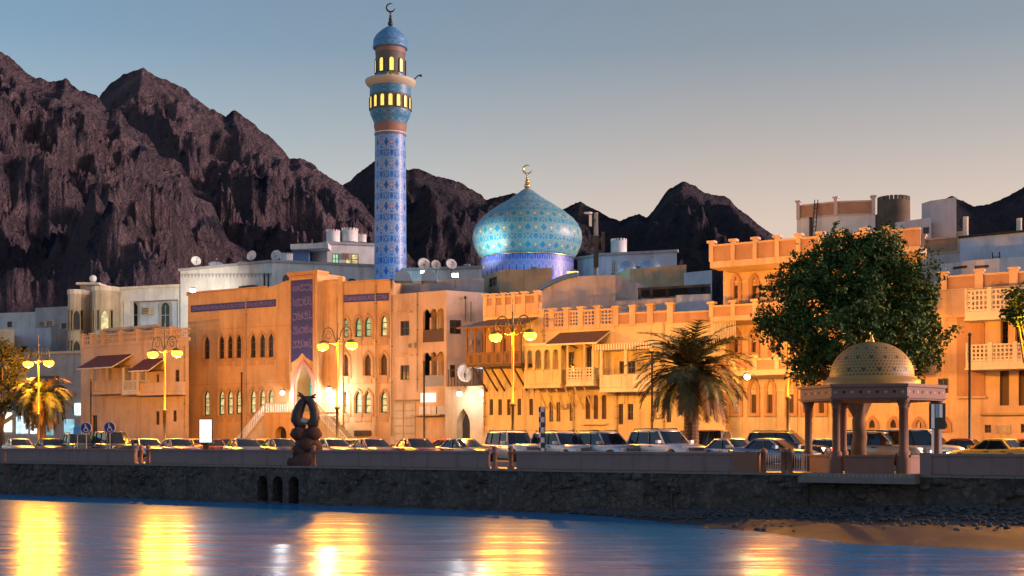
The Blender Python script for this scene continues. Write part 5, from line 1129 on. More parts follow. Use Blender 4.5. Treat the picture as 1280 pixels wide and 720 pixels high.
for i, px in enumerate((1245, 1252)): pass
c0 = G(1242.5, 92.6); c1 = G(1251.5, 92.4); t = thing('roof_ladder', 'dark ladder leaning on the low whitish roof step', 'ladder', (*c0, ZZ(343, 92))); mb = MB()
for c, dx in ((c0, .1), (c1, .1)): mb = MB(); mb.tube([(c.x, c.y, ZZ(345, 92)), (c.x + dx, c.y + .6, ZZ(315, 93))], .05, M_metal, 6); mb.build('stile', t)
mb = MB()
for i in range(5): z = ZZ(342, 92) + .33 * i; mb.tube([(c0.x, c0.y + .1 * i, z), (c1.x, c1.y + .1 * i, z)], .035, M_metal, 5)
mb.build('rung', t)
# right end house with lattice balconies
ur = BT.U(1141); pe = [BT.pt(ur, -.02, 0).xy, BT.pt(BT.U(1420), -.02, 0).xy]; fe = Fr(*pe); zE = fe.Z(1225, 361)
ew_ = [(0, 1179, 6.5, 473, 491.5, 'rect', None), (0, 1151, 5.5, 473.5, 489, 'rect', None), (0, 1255.5, 5.8, 460, 507, 'round', M_brownf), (0, 1279, 5.8, 460, 507, 'round', M_brownf), (0, 1302, 5.8, 460, 507, 'round', M_brownf), (0, 1235, 4, 531, 541, 'rect', None), (0, 1280, 4, 530, 541, 'rect', None), (0, 1257, 5.5, 398, 431, 'round', None), (0, 1275, 5.5, 398, 431, 'round', None), (0, 1294, 5.5, 398, 431, 'round', None)]
ew_ += [(0, 1148.5, 5.5, 525.5, 537, 'pointed', M_dark), (0, 1181, 5.5, 525, 537, 'pointed', M_dark)]
t, f = quickhouse('end_house', 'orange lit house with white lattice balconies at the right edge', 'house', pe, zE, M_peach, ew_, 12)
parapet_row(t, fe, fe.U(1176), fe.L, zE, fe.Z(1225, 342), [fe.U(x) for x in (1179, 1224, 1267, 1310)], M_peach, M_peachd, .15, .55, base=.1)
balcony(t, fe, 1206, 1400, 363, 385, 2.2, M_trimw, M_trimw, (), None, 'lattice', .5); balcony(t, fe, 1207, 1400, 431, 449.5, 2.0, M_trimw, M_trimw, (), None, 'lattice', .45)
mb = MB(); u0, u1 = fe.U(1231.5, -.8), fe.U(1250.5, -.8); fbox(mb, fe, u0, u1, -.8, 0, fe.Z(1240, 432), fe.Z(1240, 392), M_peach); fbox(mb, fe, fe.U(1260, -.6), fe.U(1269, -.6), -.6, -.02, fe.Z(1264, 432), fe.Z(1264, 392), M_peach); mb.build('column', t)
mb = MB(); fbox(mb, fe, fe.U(1196), fe.U(1231), -.05, 0, fe.Z(1215, 496), fe.Z(1215, 396), M_peachd); z = fe.Z(1215, 396); fbox(mb, fe, fe.U(1180), fe.L, -.2, 0, z, z + .22, M_peach)  # the darker sheet puts this panel's shade into the wall colour
fbox(mb, fe, fe.U(1196), fe.U(1233), -.2, 0, fe.Z(1215, 498), fe.Z(1215, 495.5), M_peach); z = fe.Z(1240, 519); fbox(mb, fe, fe.U(1226), fe.L, -.25, 0, z, z + .14, M_sand)
for px in (1148.5, 1181): ol = pxwin(fe, px, 8.5, 520, 540, 'pointed'); ring(mb, fe, ol, .28, -.1, 0, M_peachd)
mb.build('moulding', t); mb = MB()
for i in range(13): u = fe.U(1243 + i * 1.6); fbox(mb, fe, u - .02, u + .02, -.1, -.06, fe.Z(1250, 542), fe.Z(1250, 531), M_trimw)
mb.build('grille', t)
fr_a = ft
for px in (1075, 1090.5, 1117):
    ol = pxwin(ft, px, 8.5, 519, 540, 'pointed'); mb = MB(); ring(mb, ft, ol, .28, -.12, 0, M_peachd); panel(mb, ft, inset(ol, .3), -.012, M_dark); o = mb.build('lunette', [o_ for o_ in bpy.data.objects if o_.name == 'terrace_house'][0])
# ------------------------------------------------------------------ street lamps
M_lamp = emit('sodium_glass', (1.0, .47, .03), 1.0, (.4, .3, .1)); M_lpost = flat('lamp_post_paint', (.30, .19, .07), .4, .5)
def street_lamp(px, Y, py_lamp, label, power=1500, ang=None, half=1.35):
    g = G(px, Y); zl = ZZ(py_lamp, Y)
    t = thing('street_lamp', label, 'street lamp', (*g, 0), 'twin headed scroll street lamps along the corniche')
    mb = MB(); mb.lathe([(.30, 0), (.30, .35), (.2, .5), (.16, 1.2), (.2, 1.3), (.11, 1.4), (.10, zl * .45), (.2, zl * .455), (.2, zl * .475), (.09, zl * .48), (.075, zl + .1), (.16, zl + .12), (.16, zl + .28), (.06, zl + .3), (.05, zl + 1.5), (.10, zl + 1.55), (.03, zl + 1.65), (.015, zl + 2.5)], M_lpost, (*g, 0), 12); mb.build('pole', t)
    mb = MB(); a = (WD if ang is None else Vector((math.cos(ang), math.sin(ang)))).normalized(); 
    def P(s, z): return (g.x + a.x * s, g.y + a.y * s, z)
    for sg in (-1, 1):
        mb = MB()
        mb.tube([P(0, zl + .25)] + [P(sg * (half * .62 - half * .40 * math.cos(k * math.pi / 12)), zl + .62 + .72 * math.sin(k * math.pi / 12)) for k in range(13)] + [P(sg * half * 1.0, zl + .35)], .045, M_lpost, 6)
        mb.tube([P(sg * (half * .62 + .34 * (1 - k / 26) * math.cos(1.2 + k * .42)), zl + .78 + .34 * (1 - k / 26) * math.sin(1.2 + k * .42)) for k in range(18)], .03, M_lpost, 5)
        mb.tube([P(sg * .05, zl + .05), P(sg * half * .5, zl + .22), P(sg * half, zl + .42)], .035, M_lpost, 5)
        mb.build('arm', t)
        mb = MB(); c = P(sg * half, zl); mb.lathe([(.09, .42), (.16, .34), (.40, .22), (.42, .16), (.34, .15)], M_lpost, c, 14); h = mb.build('lamp_head', t)
        mb = MB(); mb.lathe([(.36, .16), (.44, .04), (.42, -.12), (.30, -.27), (.05, -.34)], M_lamp, c, 14); mb.build('globe', h)  # globe oversized and orange, so the lamp's halo is in its shape and colour
        lamp_light('lamp_light', (c[0], c[1], zl - .52), power, SOD, .14, parent=t)
    return t
street_lamp(48, 110, 454, 'lit twin head street lamp in front of the left palm', 1300)
street_lamp(206, 101, 442, 'lit twin head street lamp in front of the peach balcony house', 1300)
street_lamp(421.5, 93.2, 432, 'lit twin head street lamp right of the mosque entrance', 1300)
street_lamp(641, 85, 420, 'lit twin head street lamp in front of the wooden balcony', 1300)
street_lamp(985, 80, 400, 'lit street lamp glowing through the left side of the round green tree', 1300)
street_lamp(1345, 70, 385, 'street lamp just outside the right edge lighting the end house', 1250)
# slim black poles
for px, Y, yt, lab in ((302, 104, 468, 'slim black pole in front of the mosque left wing'), (530, 97, 454, 'slim black pole with a round top before the apartment house'), (815, 86, 443, 'slim black pole left of the right palm'), (1212, 74, 420, 'slim black pole in front of the end house at right'), (113.5, 116, 476, 'slim dark pole at the left corner of the balcony house')):
    g = G(px, Y); mb = MB(); zt_ = ZZ(yt, Y); mb.lathe([(.15, 0), (.15, .4), (.085, .5), (.07, zt_), (.11, zt_ + .02), (.11, zt_ + .12), (.02, zt_ + .2)], M_metal, (*g, 0), 10); solo(mb, 'black_pole', lab, 'pole', 'slim black poles', None, (*g, 0))
# signs
M_signb = flat('sign_blue', (.02, .025, .20), .35); M_signw = flat('sign_white', (.75, .75, .75), .4); M_signl = flat('sign_light_blue', (.05, .25, .65), .4)
def disabled_sign(px, py, Y, lab):
    g = G(px, Y); c = Vector((g.x, g.y, ZZ(py, Y))); r = .40; t = thing('disabled_parking_sign', lab, 'road sign', (*g, 0), 'round disabled parking signs')
    mb = MB(); mb.tube([(g.x, g.y + .06, 0), (g.x, g.y + .06, c.z + r)], .035, M_grey, 8); mb.build('post', t)
    def disc(mb, rr, y0, y1, m):
        p = [(c.x + rr * math.cos(2 * math.pi * i / 28), c.z + rr * math.sin(2 * math.pi * i / 28)) for i in range(28)]
        mb.face([(q[0], g.y + y0, q[1]) for q in p], m); mb.face([(q[0], g.y + y1, q[1]) for q in p][::-1], m)
        for i in range(28): q, w_ = p[i], p[(i + 1) % 28]; mb.face([(q[0], g.y + y0, q[1]), (q[0], g.y + y1, q[1]), (w_[0], g.y + y1, w_[1]), (w_[0], g.y + y0, w_[1])], m)
    mb = MB(); disc(mb, r, -.0, .03, M_signw); disc(mb, r * .95, -.012, -.003, M_signb); d = mb.build('disc', t)
    mb = MB(); y = g.y - .02; k = r
    def seg(x0, z0, x1, z1, w_):
        a = Vector((x1 - x0, z1 - z0)); nn = Vector((-a.y, a.x)).normalized() * w_ * k
        P_ = [(x0, z0, -1), (x1, z1, -1), (x1, z1, 1), (x0, z0, 1)]; mb.face([(c.x + q[0] * k + nn.x * q[2], y, c.z + q[1] * k + nn.y * q[2]) for q in P_], M_signw)
    mb.face([(c.x - .12 * k + .11 * k * math.cos(2 * math.pi * i / 12), y, c.z + .6 * k + .11 * k * math.sin(2 * math.pi * i / 12)) for i in range(12)], M_signw)
    seg(-.12, .45, -.08, -.02, .08); seg(-.1, .22, .22, .2, .06); seg(-.1, -.03, .28, -.05, .08); seg(.25, -.03, .42, -.5, .07); seg(.4, -.5, .56, -.45, .05)
    for i in range(14):
        t0, t1 = R(120 + 15.5 * i), R(120 + 15.5 * (i + 1)); seg(.02 + .38 * math.cos(t0), -.3 + .38 * math.sin(t0), .02 + .38 * math.cos(t1), -.3 + .38 * math.sin(t1), .05)
    mb.build('wheelchair_symbol', d); return t
disabled_sign(107.5, 535, 91.5, 'round blue sign with white wheelchair symbol, left of the pair'); disabled_sign(137, 534.5, 90.5, 'round blue sign with white wheelchair symbol, right of the pair above the van')
Y = 96; g = G(96.5, Y); z0 = ZZ(543, Y); t = thing('pointed_sign', 'light blue house shaped sign left of the wheelchair signs', 'road sign', (*g, 0)); mb = MB(); mb.tube([(g.x, g.y + .05, 0), (g.x, g.y + .05, z0)], .035, M_grey, 8); mb.build('post', t); mb = MB(); w_ = .28
P_ = [(-w_, 0), (w_, 0), (w_, .4), (w_ * 1.3, .4), (0, .78), (-w_ * 1.3, .4), (-w_, .4)]; mb.face([(g.x + p[0], g.y - .02, z0 + p[1]) for p in P_], M_signl); mb.face([(g.x + p[0], g.y + .02, z0 + p[1]) for p in P_][::-1], M_signl)
for i in range(7): p, q = P_[i], P_[(i + 1) % 7]; mb.face([(g.x + p[0], g.y - .02, z0 + p[1]), (g.x + p[0], g.y + .02, z0 + p[1]), (g.x + q[0], g.y + .02, z0 + q[1]), (g.x + q[0], g.y - .02, z0 + q[1])], M_signl)
mb.build('panel', t)
# lit advertising panel
Y = 95; a, b = G(249.5, Y), G(264.5, Y); z0, z1 = ZZ(553, Y), ZZ(524.5, Y); t = thing('light_panel', 'white glowing advertising panel standing before the mosque left wing', 'light box', ((a.x + b.x) / 2, a.y, 0)); mb = MB()
mb.box(a.x - .06, b.x + .06, a.y, a.y + .25, z0 - .06, z1 + .06, M_metal); mb.box((a.x + b.x) / 2 - .2, (a.x + b.x) / 2 + .2, a.y + .05, a.y + .2, 0, z0, M_metal); mb.build('case', t); mb = MB(); mb.box(a.x, b.x, a.y - .02, a.y - .002, z0, z1, emit('light_box_face', (.72, .92, 1.0), .36, (.6, .6, .6), .25, 1.0)); mb.build('screen', t)
# chequered pylon
Y = 72.5; g = G(677, Y); zt_ = ZZ(508.5, Y); t = thing('chequered_pylon', 'black and white chequered slim pylon behind the parapet between parked cars', 'pylon', (*g, 0)); mb = MB(); N = 12
for i in range(N):
    for j, (x0, x1) in enumerate(((-.16, -.055), (-.05, .05), (.055, .16))):
        mb.box(g.x + x0, g.x + x1, g.y - .05 + .01 * j, g.y + .05, zt_ * i / N, zt_ * (i + 1) / N - .003, M_metal if (i + (j > 0)) % 2 else M_signw)
mb.build('blocks', t); mb = MB(); mb.box(g.x + .165, g.x + .22, g.y - .06, g.y + .06, 0, zt_, M_metal); mb.build('side_plate', t)
# double display board by the pavilion
Y = 60.0; a, b = G(1162, Y), G(1182, Y); z0, z1 = ZZ(536.5, Y), ZZ(504, Y); t = thing('display_board', 'upright black framed display board on two legs beside the pavilion', 'display board', ((a.x + b.x) / 2, a.y, 0)); mb = MB(); mb.box(a.x, b.x, a.y, a.y + .1, z0, z1, M_metal); mb.build('frame', t)
for i, x in enumerate((.10, .36, .60)): mb = MB(); x0 = a.x + (b.x - a.x) * x; mb.box(x0, x0 + (b.x - a.x) * .20, a.y - .015, a.y - .002, z0 + (z1 - z0) * (.03 if i < 1 else .45), z1 - .04, M_signw if i != 1 else flat('grey_blue_board', (.25, .33, .45), .4)); mb.build('strip', t)
for x in (.22, .72): mb = MB(); x0 = a.x + (b.x - a.x) * x; mb.box(x0 - .05, x0 + .05, a.y + .02, a.y + .09, 0, z0, M_signw); mb.build('leg', t)
# ------------------------------------------------------------------ bollards and gap posts, low railing
for i, (px, lab) in enumerate(((172, 'short brown post left in the gap of the left parapet'), (181, 'short brown post right in the gap of the left parapet'), (615, 'red brown post left in the gap near the white jeep'), (635, 'red brown post right in the gap near the white jeep'), (388, 'short dark post at the foot of the fish sculpture'))):
    g = wp(ws(px), -.3); mb = MB(); mb.lathe([(.20, 0), (.20, .12), (.13, .16), (.13, .8), (.19, .84), (.19, .95), (.10, 1.0), (.16, 1.1), (.14, 1.22), (.02, 1.28)], M_post, (*g, 0), 14); solo(mb, 'bollard', lab, 'bollard', 'stone bollards in the parapet gaps', None, (*g, 0))
fgp = Fr(wp(ws(952), -.27), wp(ws(1006), -.27)); t = thing('metal_railing', 'low pale metal railing between the red pier and the pavilion', 'railing', (*wp(ws(975), -.27), 0)); mb = MB()
for z in (.12, .9): ftube(mb, fgp, [(0, 0, z), (fgp.L, 0, z)], .03, M_trimw)
for i in range(19): ftube(mb, fgp, [(fgp.L * i / 18, 0, .1), (fgp.L * i / 18, 0, .9)], .018, M_trimw)
mb.build('bars', t)
for u in (.0, fgp.L * .48, fgp.L * .62): mb = MB(); c = fgp.pt(u, 0, 0); mb.lathe([(.14, 0), (.14, .95), (.2, .97), (.2, 1.05), (.16, 1.15), (.02, 1.22)], M_post, c, 12); mb.build('post', t)
# ------------------------------------------------------------------ domed pavilion
Yg = 63.2; cg = G(1089.5, Yg); Mg_d = flat('pavilion_stone', (.19, .088, .055), .75, 0, .2, 4); Mg_s = flat('pavilion_slab', (.24, .115, .088), .7, 0, .2, 3)
gz = thing('domed_pavilion', 'six column stone pavilion with pierced golden dome on the promenade edge', 'pavilion', (*cg, 0))
m, n, b = nodes('pierced_dome'); uv = n.nodes.new('ShaderNodeUVMap'); s = n.nodes.new('ShaderNodeSeparateXYZ'); n.links.new(uv.outputs[0], s.inputs[0])
def cellcoord(nu, nv, offrow):
    v = mth(n, 'MULTIPLY', s.outputs[1], nv); row = mth(n, 'FLOOR', v); u = mth(n, 'ADD', mth(n, 'MULTIPLY', s.outputs[0], nu), mth(n, 'MULTIPLY', mth(n, 'MODULO', row, 2), offrow))
    return mth(n, 'SUBTRACT', mth(n, 'FRACT', u), .5), mth(n, 'SUBTRACT', mth(n, 'FRACT', v), .5)
u, v = cellcoord(17, 4.6, .5); dd = mth(n, 'ADD', mth(n, 'MULTIPLY', mth(n, 'ABSOLUTE', u), 1.0), mth(n, 'ABSOLUTE', v)); mx = mth(n, 'MAXIMUM', mth(n, 'ABSOLUTE', u), mth(n, 'ABSOLUTE', v))
big = mth(n, 'LESS_THAN', mth(n, 'MINIMUM', mth(n, 'MULTIPLY', dd, .75), mx), .115)
u2, v2 = cellcoord(68, 18, .5); sm = mth(n, 'LESS_THAN', mth(n, 'SQRT', mth(n, 'ADD', mth(n, 'MULTIPLY', u2, u2), mth(n, 'MULTIPLY', v2, v2))), .30)
hol_ = mth(n, 'MAXIMUM', big, mth(n, 'MULTIPLY', sm, .75))
c = mixc(n, hol_, mixc(n, noi(n, 1.2, 4, .6, coord(n)), (.27, .15, .035), (.38, .225, .06)), (.06, .035, .02)); n.links.new(c, b.inputs['Base Color']); setv(b, Roughness=.55); bump(n, b, mth(n, 'SUBTRACT', 1.0, hol_), .5, .03); M_pd = m
mb = MB(); mb.prism([wp(ws(1006), 1.0), wp(ws(1150), 1.0), wp(ws(1150), -5.4), wp(ws(1006), -5.4)], -.42, -.13, M_cop); mb.prism([wp(ws(1008), .85), wp(ws(1148), .85), wp(ws(1148), -5.2), wp(ws(1008), -5.2)], -.13, .03, M_pave); mb.build('base_slab', gz)
Rg = 3.05; hexp = [(cg.x + Rg * math.cos(R(60 * k - 18)), cg.y + Rg * math.sin(R(60 * k - 18))) for k in range(6)]
zc = ZZ(500, Yg - 2.6)
for (x, y) in hexp:
    mb = MB(); mb.lathe([(.31, 0.03), (.31, .75), (.27, .8), (.27, 1.02), (.20, 1.08), (.185, 1.15), (.175, zc - .42), (.21, zc - .4), (.19, zc - .34), (.25, zc - .14), (.30, zc - .1), (.30, zc)], Mg_d, (x, y, 0), 18); mb.build('column', gz)
mb = MB(); q = [(cg.x + (p[0] - cg.x) * 1.13, cg.y + (p[1] - cg.y) * 1.13) for p in hexp]; qi = [(cg.x + (p[0] - cg.x) * .8, cg.y + (p[1] - cg.y) * .8) for p in hexp]; zt_ = zc + .62
mb.prism(q, zc, zt_, Mg_s); q2 = [(cg.x + (p[0] - cg.x) * 1.165, cg.y + (p[1] - cg.y) * 1.165) for p in hexp]; mb.prism(q2, zt_, zt_ + .14, Mg_s); mb.prism(q2, zc + .08, zc + .16, Mg_s)
for k in range(6):
    f_ = Fr(q[k], q[(k + 1) % 6]); f_ = f_ if f_.e.dot(Vector(((q[k][0] + q[(k + 1) % 6][0]) / 2 - cg.x, (q[k][1] + q[(k + 1) % 6][1]) / 2 - cg.y))) < 0 else Fr(f_.b, f_.o)
    for i in range(9): uu = f_.L * (i + .5) / 9; mb.T = f_.M; mb.face([(uu - .09, -.004, zc + .38), (uu, -.004, zc + .29), (uu + .09, -.004, zc + .38), (uu, -.004, zc + .47)], M_dark if i % 2 else M_sand); mb.T = None
mb.build('roof_slab', gz)
mb = MB(); mb.lathe([(2.32, zt_ + .14), (2.32, zt_ + .42), (2.2, zt_ + .44), (2.12, zt_ + .58)], M_gold if False else flat('golden_band', (.38, .20, .045), .45), (*cg, 0), 56); mb.build('drum', gz)
rD = 2.03; hD = ZZ(427.5, Yg) - zt_ - .56; mb = MB(); mb.lathe([(rD * math.cos(t_) ** .93 if t_ < 1.57 else .005, hD * math.sin(t_)) for t_ in [math.pi / 2 * i / 20 for i in range(21)]], M_pd, (cg.x, cg.y, zt_ + .56), 64, True, True, False); mb.build('dome', gz)
finial(gz, Vector((*cg, ZZ(428, Yg))), ZZ(414, Yg), .55, M_gold)
mb = MB()
for k in range(6):
    if k in (0, 1, 2): continue
    a, b = Vector(hexp[k]), Vector(hexp[(k + 1) % 6]); d = (b - a).normalized(); f_ = Fr(a + d * .4, b - d * .4); fbox(mb, f_, 0, f_.L, -.14, .14, .03, .8, Mg_s); fbox(mb, f_, -.02, f_.L + .02, -.2, .2, .8, .9, Mg_s)
mb.build('low_wall', gz)
# ------------------------------------------------------------------ fish sculpture
Ys = 79.9; g = Vector(G(382, Ys)); M_scr = plaster('sculpture_rock', (.12, .062, .052), .5); M_scd = flat('sculpture_bronze', (.055, .038, .042), .5, .2, .3, 3); M_shell = flat('white_shell', (.6, .5, .42), .6)
sc_ = thing('fish_sculpture', 'dark sculpture of two curled fish on round reddish rocks above the parapet', 'sculpture', (*g, 0))
K = g.y / F
def lump(mb, dx, z, r, m, sx=1, sy=1, sz=1, seed=0):
    n_, k_ = 16, 10; rows = []
    for i in range(k_ + 1):
        t_ = math.pi * i / k_ - math.pi / 2; row = []
        for j in range(n_):
            a = 2 * math.pi * j / n_; d = Vector((math.cos(t_) * math.cos(a), math.cos(t_) * math.sin(a), math.sin(t_))); rr = r * (1 + .13 * noise.noise(d * 2 + Vector((seed, 0, 0)))); row.append((g.x + dx + d.x * rr * sx, g.y + d.y * rr * sy, z + d.z * rr * sz))
        rows.append(row)
    mb.grid(rows, m, True, True)
mb = MB()
for dx, y_, r, sx in ((.1, 578, .85, 1.2), (-.30, 563, .55, 1.1), (.45, 560, .55, 1.1), (.05, 556, .62, 1.15), (.85, 574, .5, 1), (-.7, 578, .5, 1)): lump(mb, dx, ZZ(y_, g.y), r, M_scr, sx, 1, .9, dx * 7)
mb.build('rock_base', sc_)
mb = MB(); lump(mb, -.42, ZZ(542, g.y), .54, M_scr, 1.05, 1, .85, 3); lump(mb, .46, ZZ(542, g.y), .54, M_scr, 1.05, 1, .85, 5); lump(mb, 0, ZZ(544, g.y), .42, M_scr, 1.1, 1, 1, 8); mb.build('urn', sc_)
for sg, pts in ((-1, [(-.0, 533, .2), (-.46, 531, .38), (-.66, 524, .42), (-.60, 516, .40), (-.42, 509, .35), (-.24, 503, .30), (-.08, 498, .24), (-.26, 494.5, .10)]), (1, [(.2, 533, .2), (.56, 530, .35), (.66, 521, .34), (.63, 513, .33), (.50, 506, .30), (.28, 501, .27), (.04, 498, .24), (.46, 496.5, .11)])):
    mb = MB(); pts = [(x * .86, y_, r * .92) for x, y_, r in pts]; mb.tube([(g.x + x, g.y - .05 * sg, ZZ(y_, g.y)) for x, y_, r in pts], [r for *_, r in pts], M_scd, 14)
    x, y_, r = pts[-1]; z = ZZ(y_, g.y)
    for s2 in (-1, 1): mb.tube([(g.x + x, g.y, z), (g.x + x + sg * .26, g.y + s2 * .18, z + .1 + s2 * .12)], [.12, .03], M_scd, 8)
    x, y_, r = pts[2]; mb.tube([(g.x + x, g.y, ZZ(y_, g.y)), (g.x + x + sg * .32, g.y - .1, ZZ(y_ + 3, g.y))], [.18, .03], M_scd, 8); mb.build('fish', sc_)
mb = MB(); lump(mb, -.08, ZZ(526, g.y), .26, M_shell, 1.2, 1, .8, 2); mb.build('shell', sc_)
# ------------------------------------------------------------------ palms, trees
M_frond = flat('palm_frond', (.075, .078, .026), .6, 0, .5, 2); M_frond2 = flat('dry_frond', (.20, .11, .04), .75, 0, .4, 2); M_trunk = flat('palm_trunk', (.14, .085, .05), .9, 0, .45, 4)
def palm(px, Y, py_crown, rpx, label, n_fr=80, droop=1.0, seed=1, trunk_r=.32):
    rg = random.Random(seed); g = G(px, Y); zc = ZZ(py_crown, Y); Rr = rpx * Y / F
    t = thing('date_palm', label, 'palm tree', (*g, 0)); mb = MB(); N = 26
    prof = []
    for i in range(N): z = zc * i / N; prof += [(trunk_r * (1.12 - .25 * i / N), z), (trunk_r * (1.0 - .25 * i / N), z + zc / N * .9)]
    mb.lathe(prof + [(trunk_r * 1.15, zc - .1), (trunk_r * .8, zc + .35)], M_trunk, (*g, 0), 12, False)
    for i in range(60):
        a = rg.uniform(0, 6.28); z = zc - rg.uniform(.0, 1.3); c_ = Vector((g.x + math.cos(a) * trunk_r * .8, g.y + math.sin(a) * trunk_r * .8, z)); mb.tube([c_, c_ + Vector((math.cos(a) * .28, math.sin(a) * .28, .32))], [.07, .03], M_trunk, 5)
    mb.build('trunk', t); mb = MB()
    for k in range(n_fr):
        a = 2.399 * k + rg.uniform(-.2, .2); q = (k + .5) / n_fr; el = R(74 - 108 * q ** .85 + rg.uniform(-7, 7)); L = Rr * rg.uniform(.85, 1.12) * (1 - .12 * q); dr = droop * rg.uniform(.8, 1.2)
        h = Vector((math.cos(a), math.sin(a), 0)); p = Vector((g.x, g.y, zc + .2)); pts = [p.copy()]; e_ = el; S = 11
        for i in range(S): p = p + (h * math.cos(e_) + Vector((0, 0, 1)) * math.sin(e_)) * (L / S); pts.append(p.copy()); e_ -= dr * .17 * (.5 + i / S) * (1.0 if e_ > -1.3 else .1)
        m_ = M_frond2 if q > .78 or rg.random() < .12 else M_frond
        mb.tube(pts, [.05 * (1 - .85 * i / S) for i in range(S + 1)], m_, 4, False)
        for i in range(1, S * 3):
            s_ = i / (S * 3); f_ = s_ * S; i0 = min(S - 1, int(f_)); pos = pts[i0].lerp(pts[i0 + 1], f_ - i0); d = (pts[i0 + 1] - pts[i0]).normalized(); side = d.cross(Vector((0, 0, 1)));
            side = side.normalized() if side.length > .05 else Vector((-h.y, h.x, 0)); up = side.cross(d)
            ll = L * .20 * math.sin(math.pi * (.12 + .82 * s_)) + .12
            for sg in (-1, 1):
                v_ = (side * sg * .8 + d * .62 + up * (.28) - Vector((0, 0, .15 + rg.uniform(0, .35)))).normalized() * ll * rg.uniform(.8, 1.15); wd_ = d * .075
                mb.face([pos - wd_, pos + wd_, pos + v_ + wd_ * .2], m_)
    mb.build('crown', t); return t
palm(864, 79.5, 469, 90, 'large date palm with drooping orange lit fronds right of the striped awning', 100, .82, 3, .48)
palm(52, 113, 500, 50, 'shaggy date palm with hanging fronds behind the leftmost street lamp', 80, 1.35, 5, .4)
def leaf_mat(name, a, b_, c_):
    m, n, b = nodes(name); v = coord(n); c = mixc(n, ramp(n, noi(n, .9, 4, .65, v), [(.35, 0), (.65, 1)]), a, b_); c = mixc(n, ramp(n, noi(n, 7, 3, .6, v), [(.52, 0), (.7, .7)]), c, c_)
    n.links.new(c, b.inputs['Base Color']); setv(b, Roughness=.65); b.inputs['Specular IOR Level'].default_value = .15
    b.inputs['Subsurface Weight'].default_value = 0; return m
M_leaf = leaf_mat('round_tree_leaf', (.028, .06, .016), (.065, .12, .028), (.11, .15, .04)); M_leafl = leaf_mat('olive_leaf', (.05, .055, .02), (.08, .075, .03), (.11, .09, .04)); M_bark = plaster('bark', (.20, .13, .085), .45)
def tree(name, label, px, Y, base_py, lobes, n_leaf, leaf, seed, mleaf, trunk=None, trunk_r=.5, limbs=()):
    """lobes: (px, py, rpx, depth offset m) ; leaves are small faces in clumps through the lobes' volume"""
    rg = random.Random(seed); g = G(px, Y); t = thing(name, label, 'tree', (*g, 0)); L = []
    for (lx, ly, lr, dy) in lobes: c = G(lx, Y); L.append((Vector((c.x, Y + dy, ZZ(ly, Y))), lr * Y / F))
    mb = MB(); top = trunk or Vector((g.x, g.y, 3.0)); N = 7
    mb.tube([Vector((g.x, g.y, 0)).lerp(Vector(top), i / N) + Vector((.05 * math.sin(i * 1.9), 0, 0)) * (i > 0) for i in range(N + 1)], [trunk_r * (1.35 if i == 0 else 1.05 - .35 * i / N) for i in range(N + 1)], M_bark, 12)
    for c, r in L:
        if rg.random() < .75:
            m_ = Vector(top).lerp(c, .5) + Vector((rg.uniform(-.5, .5), rg.uniform(-.5, .5), -.3)); mb.tube([Vector(top) - Vector((0, 0, .4)), Vector(top).lerp(c, .22) + Vector((0, 0, .3)), m_, c], [trunk_r * .5, trunk_r * .42, trunk_r * .25, .05], M_bark, 7)
    mb.build('trunk', t); mb = MB(); tot = sum(r ** 2.4 for c, r in L); v = []; f = []
    for c, r in L:
        k = int(n_leaf * r ** 2.4 / tot / 14)
        for _ in range(k):
            d = Vector((rg.gauss(0, 1), rg.gauss(0, 1), rg.gauss(0, 1))).normalized(); rr = r * (rg.random() ** .42) * (1 + .42 * noise.noise(d * 2.6 + c)); q = c + d * rr
            if noise.noise(q * .62) < -.16: continue
            cl = leaf * rg.uniform(1.2, 3.0)
            for _ in range(14):
                p = q + Vector((rg.gauss(0, 1), rg.gauss(0, 1), rg.gauss(0, .8))) * cl * .55; nn = (d * .6 + Vector((rg.gauss(0, .7), rg.gauss(0, .7), rg.gauss(0, .7) + .4))).normalized(); a = nn.orthogonal().normalized(); a = (Matrix.Rotation(rg.uniform(0, 6.28), 3, nn) @ a); b2 = nn.cross(a); s_ = leaf * rg.uniform(.6, 1.25); i0 = len(v)
                v += [p - a * s_, p + b2 * s_ * .5, p + a * s_, p - b2 * s_ * .5]; f.append((i0, i0 + 1, i0 + 2, i0 + 3))
    mb.v = v; mb.f = f; mb.mats = [mleaf]; mb.fm = [0] * len(f); mb.sm = [False] * len(f); mb.build('crown', t); return t
Yt = 69.5; gT = G(1074, Yt)
tree('round_tree', 'big dense round dark green tree behind the domed pavilion', 1074, Yt, 584, [(1068, 350, 62, 0), (1010, 370, 48, -.5), (1125, 365, 52, .4), (985, 405, 38, .3), (1150, 410, 42, 0), (1050, 405, 60, -1.5), (1100, 420, 58, -1.2), (1045, 320, 34, .5), (1095, 315, 34, -.4), (1010, 440, 34, -.6), (1155, 438, 32, .5), (965, 400, 22, 0), (1172, 400, 22, .3), (1030, 455, 30, 1.0), (1000, 462, 20, -1), (1120, 450, 30, 1.2), (980, 355, 28, .6), (1075, 302, 20, 0), (1145, 345, 32, -1), (1140, 472, 12, .5), (1005, 335, 22, 0)], 78000, .118, 11, M_leaf, Vector((gT.x, gT.y, 3.1)), .46)
tree('round_tree', 'dark leafy tree reaching in at the right edge', 1312, 72, 584, [(1290, 385, 26, 0), (1268, 372, 11, 0), (1266, 392, 10, .3), (1275, 400, 10, 0), (1315, 380, 34, 0), (1300, 405, 20, .6)], 9000, .13, 12, M_leaf, None, .3)
